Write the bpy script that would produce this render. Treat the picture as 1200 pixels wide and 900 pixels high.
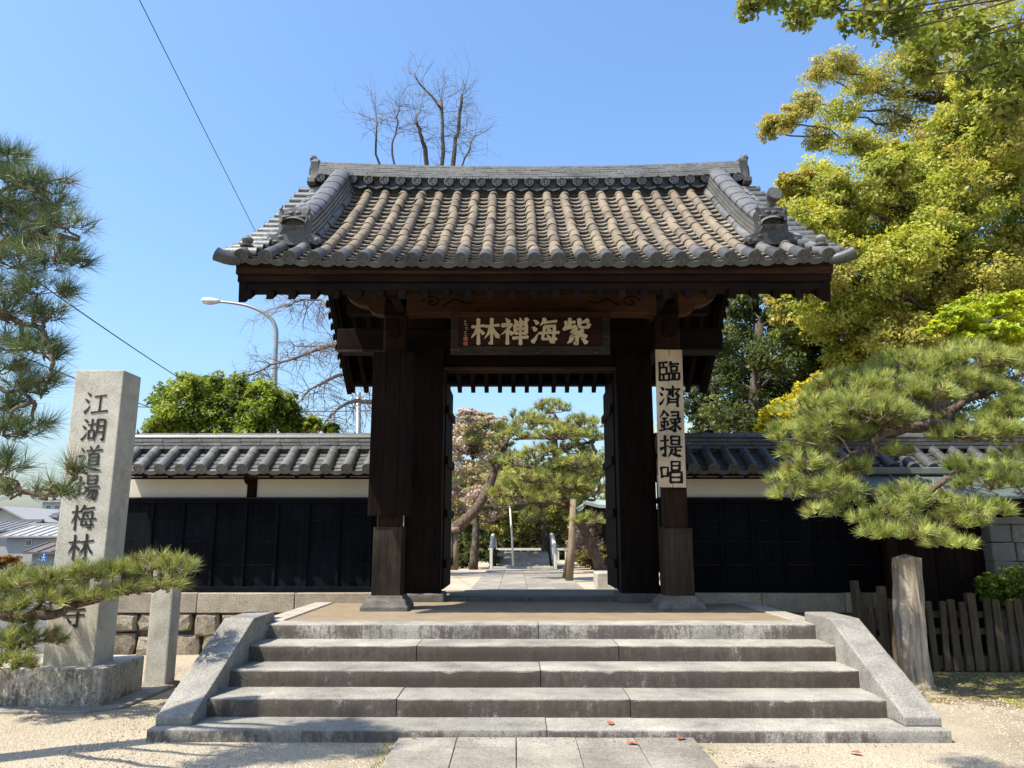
import bpy, bmesh, math, random
import numpy as np
from mathutils import Vector, Matrix
R = math.radians
random.seed(7)
rng = np.random.default_rng(11)
for o in list(bpy.data.objects):
    bpy.data.objects.remove(o)
SC = bpy.context.scene
COL = SC.collection

# ------------------------------------------------------------------ camera
EYE = 1.60
PITCH, YAW, FPX = R(11.4), R(0.26), 890.0
cam_d = bpy.data.cameras.new('camera')
cam_d.sensor_width = 36.0
cam_d.lens = 36.0 * FPX / 1200.0
cam_d.clip_start = 0.05
cam_d.clip_end = 2000
cam = bpy.data.objects.new('camera', cam_d)
COL.objects.link(cam)
cam.location = (0, 0, EYE)
cam.rotation_euler = (R(90) + PITCH, 0, YAW)
SC.camera = cam
SC.render.resolution_x, SC.render.resolution_y = 1024, 768

# ------------------------------------------------------------------ sky, sun, exposure
SUN_DIR = Vector((-0.47, -0.275, 0.838)).normalized()      # towards the sun
w = bpy.data.worlds.new('World')
SC.world = w
w.use_nodes = True
nt = w.node_tree
nt.nodes.clear()
sky = nt.nodes.new('ShaderNodeTexSky')
sky.sky_type = 'NISHITA'
sky.sun_disc = False
sky.sun_elevation = math.asin(SUN_DIR.z)
sky.sun_rotation = math.atan2(SUN_DIR.x, SUN_DIR.y)
sky.altitude = 0
sky.air_density = 1.5
sky.dust_density = 2.3
sky.ozone_density = 10.0
bg = nt.nodes.new('ShaderNodeBackground')
bg.inputs['Strength'].default_value = 0.15
wo = nt.nodes.new('ShaderNodeOutputWorld')
nt.links.new(sky.outputs[0], bg.inputs[0])
nt.links.new(bg.outputs[0], wo.inputs[0])
sd = bpy.data.lights.new('sun', 'SUN')
sd.energy = 5.0
sd.angle = R(0.53)
sd.color = (1.0, 0.93, 0.81)
sun = bpy.data.objects.new('sun', sd)
COL.objects.link(sun)
sun.location = SUN_DIR * 60
sun.rotation_euler = SUN_DIR.to_track_quat('Z', 'Y').to_euler()
vs = SC.view_settings
vs.view_transform = 'Standard'
vs.look = 'None'
vs.gamma = 1.0
vs.exposure = 0.85
vs.use_curve_mapping = False

# ------------------------------------------------------------------ helpers
def P(u, v, Y):
    """world point at depth Y on the line of sight of a spot measured in the photograph (layout aid)"""
    dx, dz = (u - 600.0) / FPX, (450.0 - v) / FPX
    fy = math.cos(PITCH) - dz * math.sin(PITCH)
    fz = math.sin(PITCH) + dz * math.cos(PITCH)
    x = dx * math.cos(YAW) - fy * math.sin(YAW)
    y = dx * math.sin(YAW) + fy * math.cos(YAW)
    t = Y / y
    return Vector((x * t, Y, EYE + fz * t))

def pxm(Y):
    return Y / 1.0 / FPX        # metres per photo pixel at depth Y (about)

WO = {}
def tag(o, label=None, cat=None, group=None, kind=None):
    if label: o['label'] = label
    if cat: o['category'] = cat
    if group: o['group'] = group
    if kind: o['kind'] = kind
    return o

def thing(name, loc, label, cat, group=None):
    o = bpy.data.objects.new(name, None)
    o.empty_display_size = 0.2
    COL.objects.link(o)
    o.location = loc
    WO[o] = Vector(loc)
    return tag(o, label, cat, group)

def link(name, me, mat, parent, origin, rot=None):
    """object at world origin (rot: 3x3), child of parent"""
    o = bpy.data.objects.new(name, me)
    COL.objects.link(o)
    if mat is not None and len(me.materials) == 0:
        me.materials.append(mat)
    origin = Vector(origin)
    base = origin - WO[parent] if parent is not None else origin
    if parent is not None:
        o.parent = parent
    if rot is not None:
        o.matrix_basis = Matrix.Translation(base) @ rot.to_4x4()
    else:
        o.location = base
    WO[o] = origin
    return o

class MB:
    def __init__(s):
        s.v, s.f = [], []
    def add(s, vs, fs):
        n = len(s.v)
        s.v += [tuple(p) for p in vs]
        s.f += [tuple(i + n for i in f) for f in fs]
        return s
    def box(s, lo, hi, jit=0.0, rot=None, piv=None):
        x0, y0, z0 = lo
        x1, y1, z1 = hi
        vs = [Vector(p) for p in ((x0,y0,z0),(x1,y0,z0),(x1,y1,z0),(x0,y1,z0),(x0,y0,z1),(x1,y0,z1),(x1,y1,z1),(x0,y1,z1))]
        if jit:
            vs = [p + Vector((random.uniform(-jit, jit), random.uniform(-jit, jit), random.uniform(-jit, jit))) for p in vs]
        if rot is not None:
            c = Vector(piv) if piv is not None else (Vector(lo) + Vector(hi)) / 2
            vs = [c + rot @ (p - c) for p in vs]
        return s.add(vs, [(0,3,2,1),(4,5,6,7),(0,1,5,4),(1,2,6,5),(2,3,7,6),(3,0,4,7)])
    def beam(s, a, b, w, h, up=(0,0,1)):
        a, b = Vector(a), Vector(b)
        d = (b - a).normalized()
        x = d.cross(Vector(up))
        if x.length < 1e-4: x = d.cross(Vector((1,0,0)))
        x.normalize()
        z = x.cross(d)
        vs = []
        for p in (a, b):
            for i, j in ((-1,-1),(1,-1),(1,1),(-1,1)):
                vs.append(p + x * (i * w / 2) + z * (j * h / 2))
        return s.add(vs, [(0,1,2,3),(7,6,5,4),(0,4,5,1),(1,5,6,2),(2,6,7,3),(3,7,4,0)])
    def tube(s, pts, rad, n=6, cap=True):
        pts = [Vector(p) for p in pts]
        if not hasattr(rad, '__len__'): rad = [rad] * len(pts)
        m = len(pts)
        ref = None
        vs = []
        for i in range(m):
            d = (pts[min(i+1, m-1)] - pts[max(i-1, 0)])
            if d.length < 1e-9: d = Vector((0,0,1))
            d.normalize()
            if ref is None:
                ref = d.orthogonal().normalized()
            else:
                ref = ref - d * ref.dot(d)
                if ref.length < 1e-6: ref = d.orthogonal()
                ref.normalize()
            b = d.cross(ref)
            for k in range(n):
                a = 2 * math.pi * k / n
                vs.append(pts[i] + (ref * math.cos(a) + b * math.sin(a)) * rad[i])
        fs = []
        for i in range(m - 1):
            for k in range(n):
                k2 = (k + 1) % n
                fs.append((i*n+k, i*n+k2, (i+1)*n+k2, (i+1)*n+k))
        if cap:
            fs.append(tuple(range(n))[::-1])
            fs.append(tuple((m-1)*n + k for k in range(n)))
        return s.add(vs, fs)
    def prism(s, outl, a, b, axis='y'):
        """outline (list of 2-d) extruded from a to b along an axis"""
        n = len(outl)
        def mk(p, t):
            if axis == 'y': return (p[0], t, p[1])
            if axis == 'x': return (t, p[0], p[1])
            return (p[0], p[1], t)
        vs = [mk(p, a) for p in outl] + [mk(p, b) for p in outl]
        fs = [tuple(range(n)), tuple(range(2*n-1, n-1, -1))]
        for i in range(n):
            j = (i + 1) % n
            fs.append((j, i, i+n, j+n))
        return s.add(vs, fs)
    def lathe(s, prof, c=(0,0,0), n=16):
        """profile of (r,z) turned about the z axis at c"""
        c = Vector(c)
        vs, fs = [], []
        m = len(prof)
        for r, z in prof:
            for k in range(n):
                a = 2 * math.pi * k / n
                vs.append(c + Vector((r*math.cos(a), r*math.sin(a), z)))
        for i in range(m-1):
            for k in range(n):
                k2 = (k+1) % n
                fs.append((i*n+k, i*n+k2, (i+1)*n+k2, (i+1)*n+k))
        fs.append(tuple(range(n))[::-1])
        fs.append(tuple((m-1)*n+k for k in range(n)))
        return s.add(vs, fs)
    def mesh(s, name, origin=(0,0,0), bevel=0.0, smooth=False, seg=1, fixn=True):
        o = Vector(origin)
        me = bpy.data.meshes.new(name)
        me.from_pydata([tuple(Vector(p) - o) for p in s.v], [], s.f)
        if bevel or fixn:
            bm = bmesh.new(); bm.from_mesh(me)
            if fixn: bmesh.ops.recalc_face_normals(bm, faces=bm.faces)
            if bevel:
                es = [e for e in bm.edges if len(e.link_faces) == 2 and e.calc_face_angle(0) > 0.5]
                bmesh.ops.bevel(bm, geom=es, offset=bevel, segments=seg, affect='EDGES', profile=0.6)
            bm.to_mesh(me); bm.free()
        if smooth is True:
            me.shade_smooth()
        elif smooth:
            me.shade_smooth()
            me.set_sharp_from_angle(angle=smooth)
        return me
    def build(s, name, mat, parent=None, origin=None, bevel=0.0, smooth=False, seg=1, fixn=True):
        if origin is None:
            if parent is not None: origin = WO[parent]
            else:
                a = np.array(s.v); origin = (a[:,0].mean(), a[:,1].mean(), a[:,2].min())
        return link(name, s.mesh(name, origin, bevel, smooth, seg, fixn), mat, parent, origin)

def np_mesh(name, verts, faces_n, mat, parent, cols=None, origin=None, smooth=False):
    """verts (N*k,3) consecutive polygons of k corners each; one colour for each polygon"""
    k = faces_n
    nv = len(verts)
    nf = nv // k
    o = np.array(WO[parent] if parent is not None else (0,0,0)) if origin is None else np.array(origin)
    me = bpy.data.meshes.new(name)
    me.vertices.add(nv); me.loops.add(nv); me.polygons.add(nf)
    me.vertices.foreach_set('co', (verts - o).astype(np.float32).ravel())
    me.loops.foreach_set('vertex_index', np.arange(nv, dtype=np.int32))
    me.polygons.foreach_set('loop_start', np.arange(0, nv, k, dtype=np.int32))
    me.polygons.foreach_set('loop_total', np.full(nf, k, dtype=np.int32))
    if cols is not None:
        at = me.color_attributes.new('Col', 'FLOAT_COLOR', 'POINT')
        c4 = np.ones((nv, 4), np.float32)
        c4[:, :3] = np.repeat(cols, k, axis=0)
        at.data.foreach_set('color', c4.ravel())
    me.update(calc_edges=True)
    me.validate()
    return link(name, me, mat, parent, tuple(o))

# ------------------------------------------------------------------ materials
def newmat(name):
    m = bpy.data.materials.new(name)
    m.use_nodes = True
    nt = m.node_tree
    return m, nt, nt.nodes['Principled BSDF']

def N(nt, t, **kw):
    n = nt.nodes.new('ShaderNode' + t)
    for k, v in kw.items():
        if k in n.inputs: n.inputs[k].default_value = v
        else: setattr(n, k, v)
    return n

def ramp(nt, fac, stops):
    r = nt.nodes.new('ShaderNodeValToRGB')
    el = r.color_ramp.elements
    while len(el) < len(stops): el.new(0.5)
    for e, (p, c) in zip(el, stops):
        e.position = p
        e.color = (*c, 1) if len(c) == 3 else c
    nt.links.new(fac, r.inputs[0])
    return r.outputs[0]

def mix(nt, fac, a, b, mode='MIX'):
    m = nt.nodes.new('ShaderNodeMix')
    m.data_type = 'RGBA'; m.blend_type = mode
    def put(sock, v):
        if hasattr(v, 'is_output'): nt.links.new(v, sock)
        elif isinstance(v, (int, float)): sock.default_value = v
        else: sock.default_value = (*v, 1)
    put(m.inputs[0], fac); put(m.inputs[6], a); put(m.inputs[7], b)
    return m.outputs[2]

def math_n(nt, op, a, b=0.0, clamp=False):
    m = nt.nodes.new('ShaderNodeMath'); m.operation = op; m.use_clamp = clamp
    for s, v in zip(m.inputs, (a, b)):
        if hasattr(v, 'is_output'): nt.links.new(v, s)
        else: s.default_value = v
    return m.outputs[0]

def coords(nt, scale=(1,1,1), world=True):
    if world:
        g = nt.nodes.new('ShaderNodeNewGeometry').outputs['Position']
    else:
        g = nt.nodes.new('ShaderNodeTexCoord').outputs['Object']
    mp = nt.nodes.new('ShaderNodeMapping')
    mp.inputs['Scale'].default_value = scale
    nt.links.new(g, mp.inputs[0])
    return mp.outputs[0]

def noise(nt, vec, scale, detail=5, rough=0.6, dist=0.0):
    n = nt.nodes.new('ShaderNodeTexNoise')
    n.inputs['Scale'].default_value = scale
    n.inputs['Detail'].default_value = detail
    n.inputs['Roughness'].default_value = rough
    n.inputs['Distortion'].default_value = dist
    nt.links.new(vec, n.inputs['Vector'])
    return n.outputs['Fac']

def bump(nt, bs, h, strength=0.3, dist=0.01):
    b = nt.nodes.new('ShaderNodeBump')
    b.inputs['Strength'].default_value = strength
    b.inputs['Distance'].default_value = dist
    nt.links.new(h, b.inputs['Height'])
    nt.links.new(b.outputs[0], bs.inputs['Normal'])

def rnd(nt):
    return nt.nodes.new('ShaderNodeObjectInfo').outputs['Random']

def stone_mat(name, dark, mid, light, scale=6.0, grain=90.0, rough=0.85, bumps=0.5, streak=None, perpiece=0.25, cover=0.0):
    """weathered granite: patches, grain; streak = colour of the water stains that run down upright faces"""
    dark, mid, light = al(dark), al(mid), al(light)
    m, nt, bs = newmat(name)
    v = coords(nt)
    a = noise(nt, v, scale, 6, 0.65)
    g = noise(nt, v, grain, 3, 0.7)
    c = ramp(nt, a, [(0.3, dark), (0.5, mid), (0.72, light)])
    gr = ramp(nt, g, [(0.3, (0.55,0.55,0.55)), (0.5, (1,1,1)), (0.7, (1.35,1.35,1.35))])
    c = mix(nt, 1.0, c, gr, 'MULTIPLY')
    pr = ramp(nt, rnd(nt), [(0, (1-perpiece,)*3), (1, (1+perpiece*0.6,)*3)])
    c = mix(nt, 1.0, c, pr, 'MULTIPLY')
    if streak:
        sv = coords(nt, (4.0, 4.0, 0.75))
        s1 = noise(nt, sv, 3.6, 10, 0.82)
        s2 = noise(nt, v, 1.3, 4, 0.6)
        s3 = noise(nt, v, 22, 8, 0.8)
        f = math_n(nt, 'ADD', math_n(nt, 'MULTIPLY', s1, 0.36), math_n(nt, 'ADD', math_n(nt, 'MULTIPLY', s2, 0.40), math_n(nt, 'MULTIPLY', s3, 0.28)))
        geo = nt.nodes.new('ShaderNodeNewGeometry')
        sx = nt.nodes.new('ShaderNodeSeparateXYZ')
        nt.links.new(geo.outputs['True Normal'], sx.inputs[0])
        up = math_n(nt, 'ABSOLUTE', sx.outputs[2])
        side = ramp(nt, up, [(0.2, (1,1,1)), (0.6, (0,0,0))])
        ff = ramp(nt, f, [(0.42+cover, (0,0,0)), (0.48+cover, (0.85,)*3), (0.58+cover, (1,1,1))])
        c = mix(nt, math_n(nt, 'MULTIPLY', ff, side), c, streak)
    nt.links.new(c, bs.inputs['Base Color'])
    bs.inputs['Roughness'].default_value = rough
    h = math_n(nt, 'ADD', a, math_n(nt, 'MULTIPLY', g, 0.5))
    bump(nt, bs, h, bumps, 0.012)
    return m

def wood_mat(name, dark, light, axis='z', rough=0.75, wear=None, scale=1.0):
    dark, light = al(dark), al(light)
    if wear: wear = al(wear)
    m, nt, bs = newmat(name)
    sc = {'x': (0.6, 9, 9), 'y': (9, 0.6, 9), 'z': (9, 9, 0.6)}[axis]
    v = coords(nt, tuple(k * scale for k in sc))
    a = noise(nt, v, 2.2, 8, 0.7, 0.8)
    b = noise(nt, coords(nt), 1.3, 4, 0.6)
    c = ramp(nt, a, [(0.32, dark), (0.7, light)])
    c = mix(nt, 1.0, c, ramp(nt, b, [(0.3, (0.6,)*3), (0.7, (1.35,)*3)]), 'MULTIPLY')
    c = mix(nt, 1.0, c, ramp(nt, rnd(nt), [(0, (0.78,)*3), (1, (1.2,)*3)]), 'MULTIPLY')
    if wear:
        wv = noise(nt, v, 5.5, 6, 0.75)
        c = mix(nt, ramp(nt, wv, [(0.60, (0,0,0)), (0.70, (0.7,)*3)]), c, wear)
    nt.links.new(c, bs.inputs['Base Color'])
    bs.inputs['Roughness'].default_value = rough
    bs.inputs['Specular IOR Level'].default_value = 0.06 if max(dark) < 0.02 else 0.2
    bump(nt, bs, a, 0.5, 0.008)
    return m

def tile_mat(name, stops, rough=0.5, lichen=None):
    stops = [(p, al(c)) for p, c in stops]
    if lichen: lichen = al(lichen)
    m, nt, bs = newmat(name)
    v = coords(nt)
    a = noise(nt, v, 9, 6, 0.7)
    r = rnd(nt)
    f = math_n(nt, 'ADD', math_n(nt, 'MULTIPLY', r, 0.42), math_n(nt, 'MULTIPLY', a, 0.58))
    c = ramp(nt, f, stops)
    s = noise(nt, v, 30, 4, 0.7)
    c = mix(nt, 1.0, c, ramp(nt, s, [(0.3, (0.7,)*3), (0.7, (1.25,)*3)]), 'MULTIPLY')
    if lichen:
        l = noise(nt, v, 14, 8, 0.75)
        c = mix(nt, ramp(nt, l, [(0.58, (0,0,0)), (0.66, (0.75,)*3)]), c, lichen)
    big = noise(nt, v, 1.6, 5, 0.65)
    c = mix(nt, 1.0, c, ramp(nt, big, [(0.3, (0.68,0.66,0.64)), (0.5, (1,1,1)), (0.72, (1.22,1.2,1.15))]), 'MULTIPLY')
    nt.links.new(c, bs.inputs['Base Color'])
    bs.inputs['Roughness'].default_value = rough
    bs.inputs['Specular IOR Level'].default_value = 0.4
    bump(nt, bs, s, 0.25, 0.006)
    return m

def plain(name, col, rough=0.6, metal=0.0, var=0.15, nscale=4.0):
    col = al(col)
    m, nt, bs = newmat(name)
    a = noise(nt, coords(nt), nscale, 6, 0.65)
    c = mix(nt, 1.0, col, ramp(nt, a, [(0.3, (1-var,)*3), (0.7, (1+var,)*3)]), 'MULTIPLY')
    nt.links.new(c, bs.inputs['Base Color'])
    bs.inputs['Roughness'].default_value = rough
    bs.inputs['Metallic'].default_value = metal
    if max(col) < 0.05: bs.inputs['Specular IOR Level'].default_value = 0.08
    bump(nt, bs, a, 0.12, 0.01)
    return m

def leaf_mat(name, trans=0.35, rough=0.5, spec=0.35):
    m, nt, bs = newmat(name)
    at = nt.nodes.new('ShaderNodeVertexColor'); at.layer_name = 'Col'
    nt.links.new(at.outputs[0], bs.inputs['Base Color'])
    bs.inputs['Roughness'].default_value = rough
    bs.inputs['Specular IOR Level'].default_value = spec
    if trans > 0:
        tr = nt.nodes.new('ShaderNodeBsdfTranslucent')
        tc = mix(nt, 1.0, at.outputs[0], (1.25, 1.2, 0.6), 'MULTIPLY')
        nt.links.new(tc, tr.inputs[0])
        mx = nt.nodes.new('ShaderNodeMixShader')
        mx.inputs[0].default_value = trans
        out = nt.nodes['Material Output']
        nt.links.new(bs.outputs[0], mx.inputs[1]); nt.links.new(tr.outputs[0], mx.inputs[2])
        nt.links.new(mx.outputs[0], out.inputs[0])
    return m

def bark_mat(name, dark, light, scale=6):
    m, nt, bs = newmat(name)
    v = coords(nt, (1, 1, 0.45))
    a = noise(nt, v, scale, 8, 0.75, 0.5)
    vo = nt.nodes.new('ShaderNodeTexVoronoi'); vo.inputs['Scale'].default_value = scale * 2.4
    nt.links.new(v, vo.inputs['Vector'])
    f = math_n(nt, 'ADD', math_n(nt, 'MULTIPLY', a, 0.7), math_n(nt, 'MULTIPLY', vo.outputs[0], 0.4))
    nt.links.new(ramp(nt, f, [(0.35, dark), (0.75, light)]), bs.inputs['Base Color'])
    bs.inputs['Roughness'].default_value = 0.9
    bs.inputs['Specular IOR Level'].default_value = 0.2
    bump(nt, bs, f, 0.9, 0.03)
    return m

M = {}
AL = (0.70, 0.675, 0.615)            # common albedo scale: the photograph is exposed for deep shade
def al(c): return tuple(a*b for a, b in zip(c, AL))
def build_materials():
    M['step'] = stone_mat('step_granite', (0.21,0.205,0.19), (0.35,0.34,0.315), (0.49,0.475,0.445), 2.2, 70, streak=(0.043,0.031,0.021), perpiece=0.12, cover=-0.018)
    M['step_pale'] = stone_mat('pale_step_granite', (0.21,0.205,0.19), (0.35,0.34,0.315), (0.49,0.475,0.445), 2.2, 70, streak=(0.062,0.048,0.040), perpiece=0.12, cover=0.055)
    M['cheek'] = stone_mat('cheek_granite', (0.22,0.215,0.205), (0.33,0.32,0.305), (0.43,0.42,0.40), 4.0, 60, perpiece=0.1)
    M['kerb'] = stone_mat('kerb_granite', (0.36,0.34,0.31), (0.47,0.45,0.41), (0.56,0.54,0.50), 4, 80, perpiece=0.12)
    M['pillar'] = stone_mat('pillar_granite', (0.43,0.415,0.375), (0.58,0.56,0.51), (0.70,0.68,0.625), 5, 100, bumps=0.35, perpiece=0.02)
    M['pedestal'] = stone_mat('pedestal_granite', (0.42,0.40,0.355), (0.56,0.535,0.48), (0.66,0.635,0.58), 3, 70, streak=(0.07,0.062,0.05), perpiece=0.02, cover=0.10)
    M['paving'] = stone_mat('paving_stone', (0.22,0.20,0.175), (0.33,0.305,0.27), (0.44,0.41,0.37), 2.5, 60, perpiece=0.22)
    M['rubble'] = stone_mat('rubble_stone', (0.20,0.17,0.13), (0.32,0.275,0.21), (0.42,0.37,0.29), 5, 40, bumps=1.0, perpiece=0.3)
    M['capstone'] = stone_mat('wall_cap_stone', (0.26,0.225,0.18), (0.36,0.315,0.255), (0.44,0.39,0.32), 4, 50, perpiece=0.2)
    M['base_stone'] = stone_mat('post_base_stone', (0.085,0.08,0.072), (0.14,0.13,0.12), (0.22,0.21,0.19), 7, 60, bumps=0.8)
    M['block'] = stone_mat('grey_block_stone', (0.20,0.20,0.195), (0.31,0.31,0.30), (0.45,0.45,0.44), 6, 50, bumps=0.9, streak=(0.12,0.12,0.115))
    M['timber'] = wood_mat('dark_gate_timber', (0.006,0.004,0.0035), (0.022,0.013,0.009), 'z')
    M['timber_x'] = wood_mat('dark_gate_beam', (0.007,0.0045,0.0035), (0.024,0.013,0.009), 'x')
    M['timber_y'] = wood_mat('dark_gate_rafter', (0.006,0.004,0.003), (0.02,0.012,0.009), 'y')
    M['fascia'] = wood_mat('eave_board_wood', (0.022,0.010,0.006), (0.065,0.030,0.018), 'x', wear=(0.13,0.085,0.055))
    M['brownbeam'] = wood_mat('rainbow_beam_wood', (0.035,0.013,0.006), (0.10,0.043,0.018), 'x')
    M['postwood'] = wood_mat('post_wood', (0.012,0.007,0.005), (0.045,0.024,0.016), 'z', wear=(0.06,0.042,0.032))
    M['cladding'] = wood_mat('weathered_cladding', (0.02,0.015,0.012), (0.06,0.047,0.037), 'z', wear=(0.11,0.095,0.08))
    M['oldboard'] = wood_mat('blackened_board', (0.006,0.004,0.0035), (0.02,0.012,0.009), 'z', wear=(0.04,0.014,0.009))
    M['signwood'] = wood_mat('pale_sign_wood', (0.42,0.33,0.23), (0.56,0.46,0.34), 'z', rough=0.7)
    M['blackboard'] = wood_mat('black_wall_board', (0.0022,0.0028,0.005), (0.008,0.010,0.015), 'z', rough=0.8, wear=(0.022,0.024,0.028))
    M['plaster'] = plain('white_plaster', (0.74,0.715,0.65), 0.85, var=0.06, nscale=2)
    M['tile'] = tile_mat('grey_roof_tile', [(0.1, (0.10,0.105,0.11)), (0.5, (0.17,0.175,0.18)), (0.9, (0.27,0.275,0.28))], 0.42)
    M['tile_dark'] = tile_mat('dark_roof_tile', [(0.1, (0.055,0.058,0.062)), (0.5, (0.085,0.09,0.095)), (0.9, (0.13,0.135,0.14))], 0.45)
    M['tile_brown'] = tile_mat('brown_roof_tile', [(0.15, (0.12,0.102,0.084)), (0.4, (0.195,0.16,0.122)), (0.6, (0.275,0.222,0.16)), (0.78, (0.215,0.185,0.15)), (0.95, (0.32,0.265,0.195))], 0.8, lichen=(0.36,0.305,0.225))
    M['tile_flat'] = tile_mat('flat_roof_tile', [(0.1, (0.15,0.13,0.11)), (0.5, (0.26,0.235,0.205)), (0.9, (0.40,0.37,0.33))], 0.7, lichen=(0.46,0.42,0.36))
    M['tile_ridge'] = tile_mat('ridge_tile', [(0.1, (0.10,0.105,0.11)), (0.5, (0.20,0.205,0.21)), (0.9, (0.36,0.365,0.37))], 0.45, lichen=(0.45,0.45,0.44))
    M['oni'] = tile_mat('ridge_end_tile', [(0.1, (0.04,0.042,0.044)), (0.5, (0.075,0.078,0.08)), (0.9, (0.12,0.124,0.128))], 0.6, lichen=(0.17,0.17,0.165))
    M['copper'] = plain('green_copper', (0.13,0.165,0.16), 0.45, 0.0, 0.3, 3)
    M['copper_pale'] = plain('pale_green_copper', (0.36,0.47,0.44), 0.5, 0.0, 0.2, 3)
    M['gold'] = plain('faded_gilt', (0.62,0.56,0.43), 0.55, 0.0, 0.15, 9)
    M['ink'] = plain('black_ink', (0.012,0.011,0.010), 0.6, 0.0, 0.2, 20)
    M['carved'] = plain('carved_dark', (0.055,0.052,0.048), 0.9, 0.0, 0.35, 30)
    M['seal'] = plain('red_seal', (0.42,0.11,0.085), 0.7)
    M['plaque'] = wood_mat('plaque_wood', (0.02,0.011,0.009), (0.055,0.026,0.018), 'x')
    M['plaqueframe'] = wood_mat('plaque_frame_wood', (0.02,0.018,0.016), (0.055,0.05,0.045), 'x', wear=(0.33,0.30,0.25), scale=1.5)
    M['oldpost'] = wood_mat('bleached_post_wood', (0.16,0.13,0.10), (0.62,0.55,0.46), 'z', rough=0.9)
    M['fence'] = wood_mat('grey_fence_wood', (0.07,0.052,0.033), (0.17,0.13,0.085), 'z', rough=0.9)
    M['polewood'] = wood_mat('support_pole_wood', (0.16,0.12,0.085), (0.34,0.27,0.2), 'z', rough=0.9)
    M['metal'] = plain('galvanised_steel', (0.42,0.43,0.44), 0.4, 0.6, 0.08)
    M['white'] = plain('white_paint', (0.78,0.78,0.76), 0.5, 0, 0.05)
    M['wire'] = plain('black_cable', (0.03,0.03,0.035), 0.6)
    M['blue'] = plain('blue_sign_paint', (0.02,0.16,0.55), 0.4, 0, 0.04)
    M['pinebark'] = bark_mat('pine_bark', (0.035,0.024,0.018), (0.16,0.115,0.085), 9)
    M['pinetwig'] = bark_mat('pine_twig', (0.09,0.065,0.045), (0.26,0.20,0.14), 30)
    M['bark'] = bark_mat('tree_bark', (0.03,0.023,0.018), (0.12,0.095,0.075), 6)
    M['barebark'] = bark_mat('bare_tree_bark', (0.10,0.08,0.07), (0.26,0.22,0.19), 10)
    M['needle'] = leaf_mat('pine_needles', 0.22, 0.45, 0.4)
    M['leaf'] = leaf_mat('tree_leaves', 0.42, 0.5, 0.3)
    M['petal'] = leaf_mat('cherry_blossom', 0.3, 0.7, 0.1)
build_materials()
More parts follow.
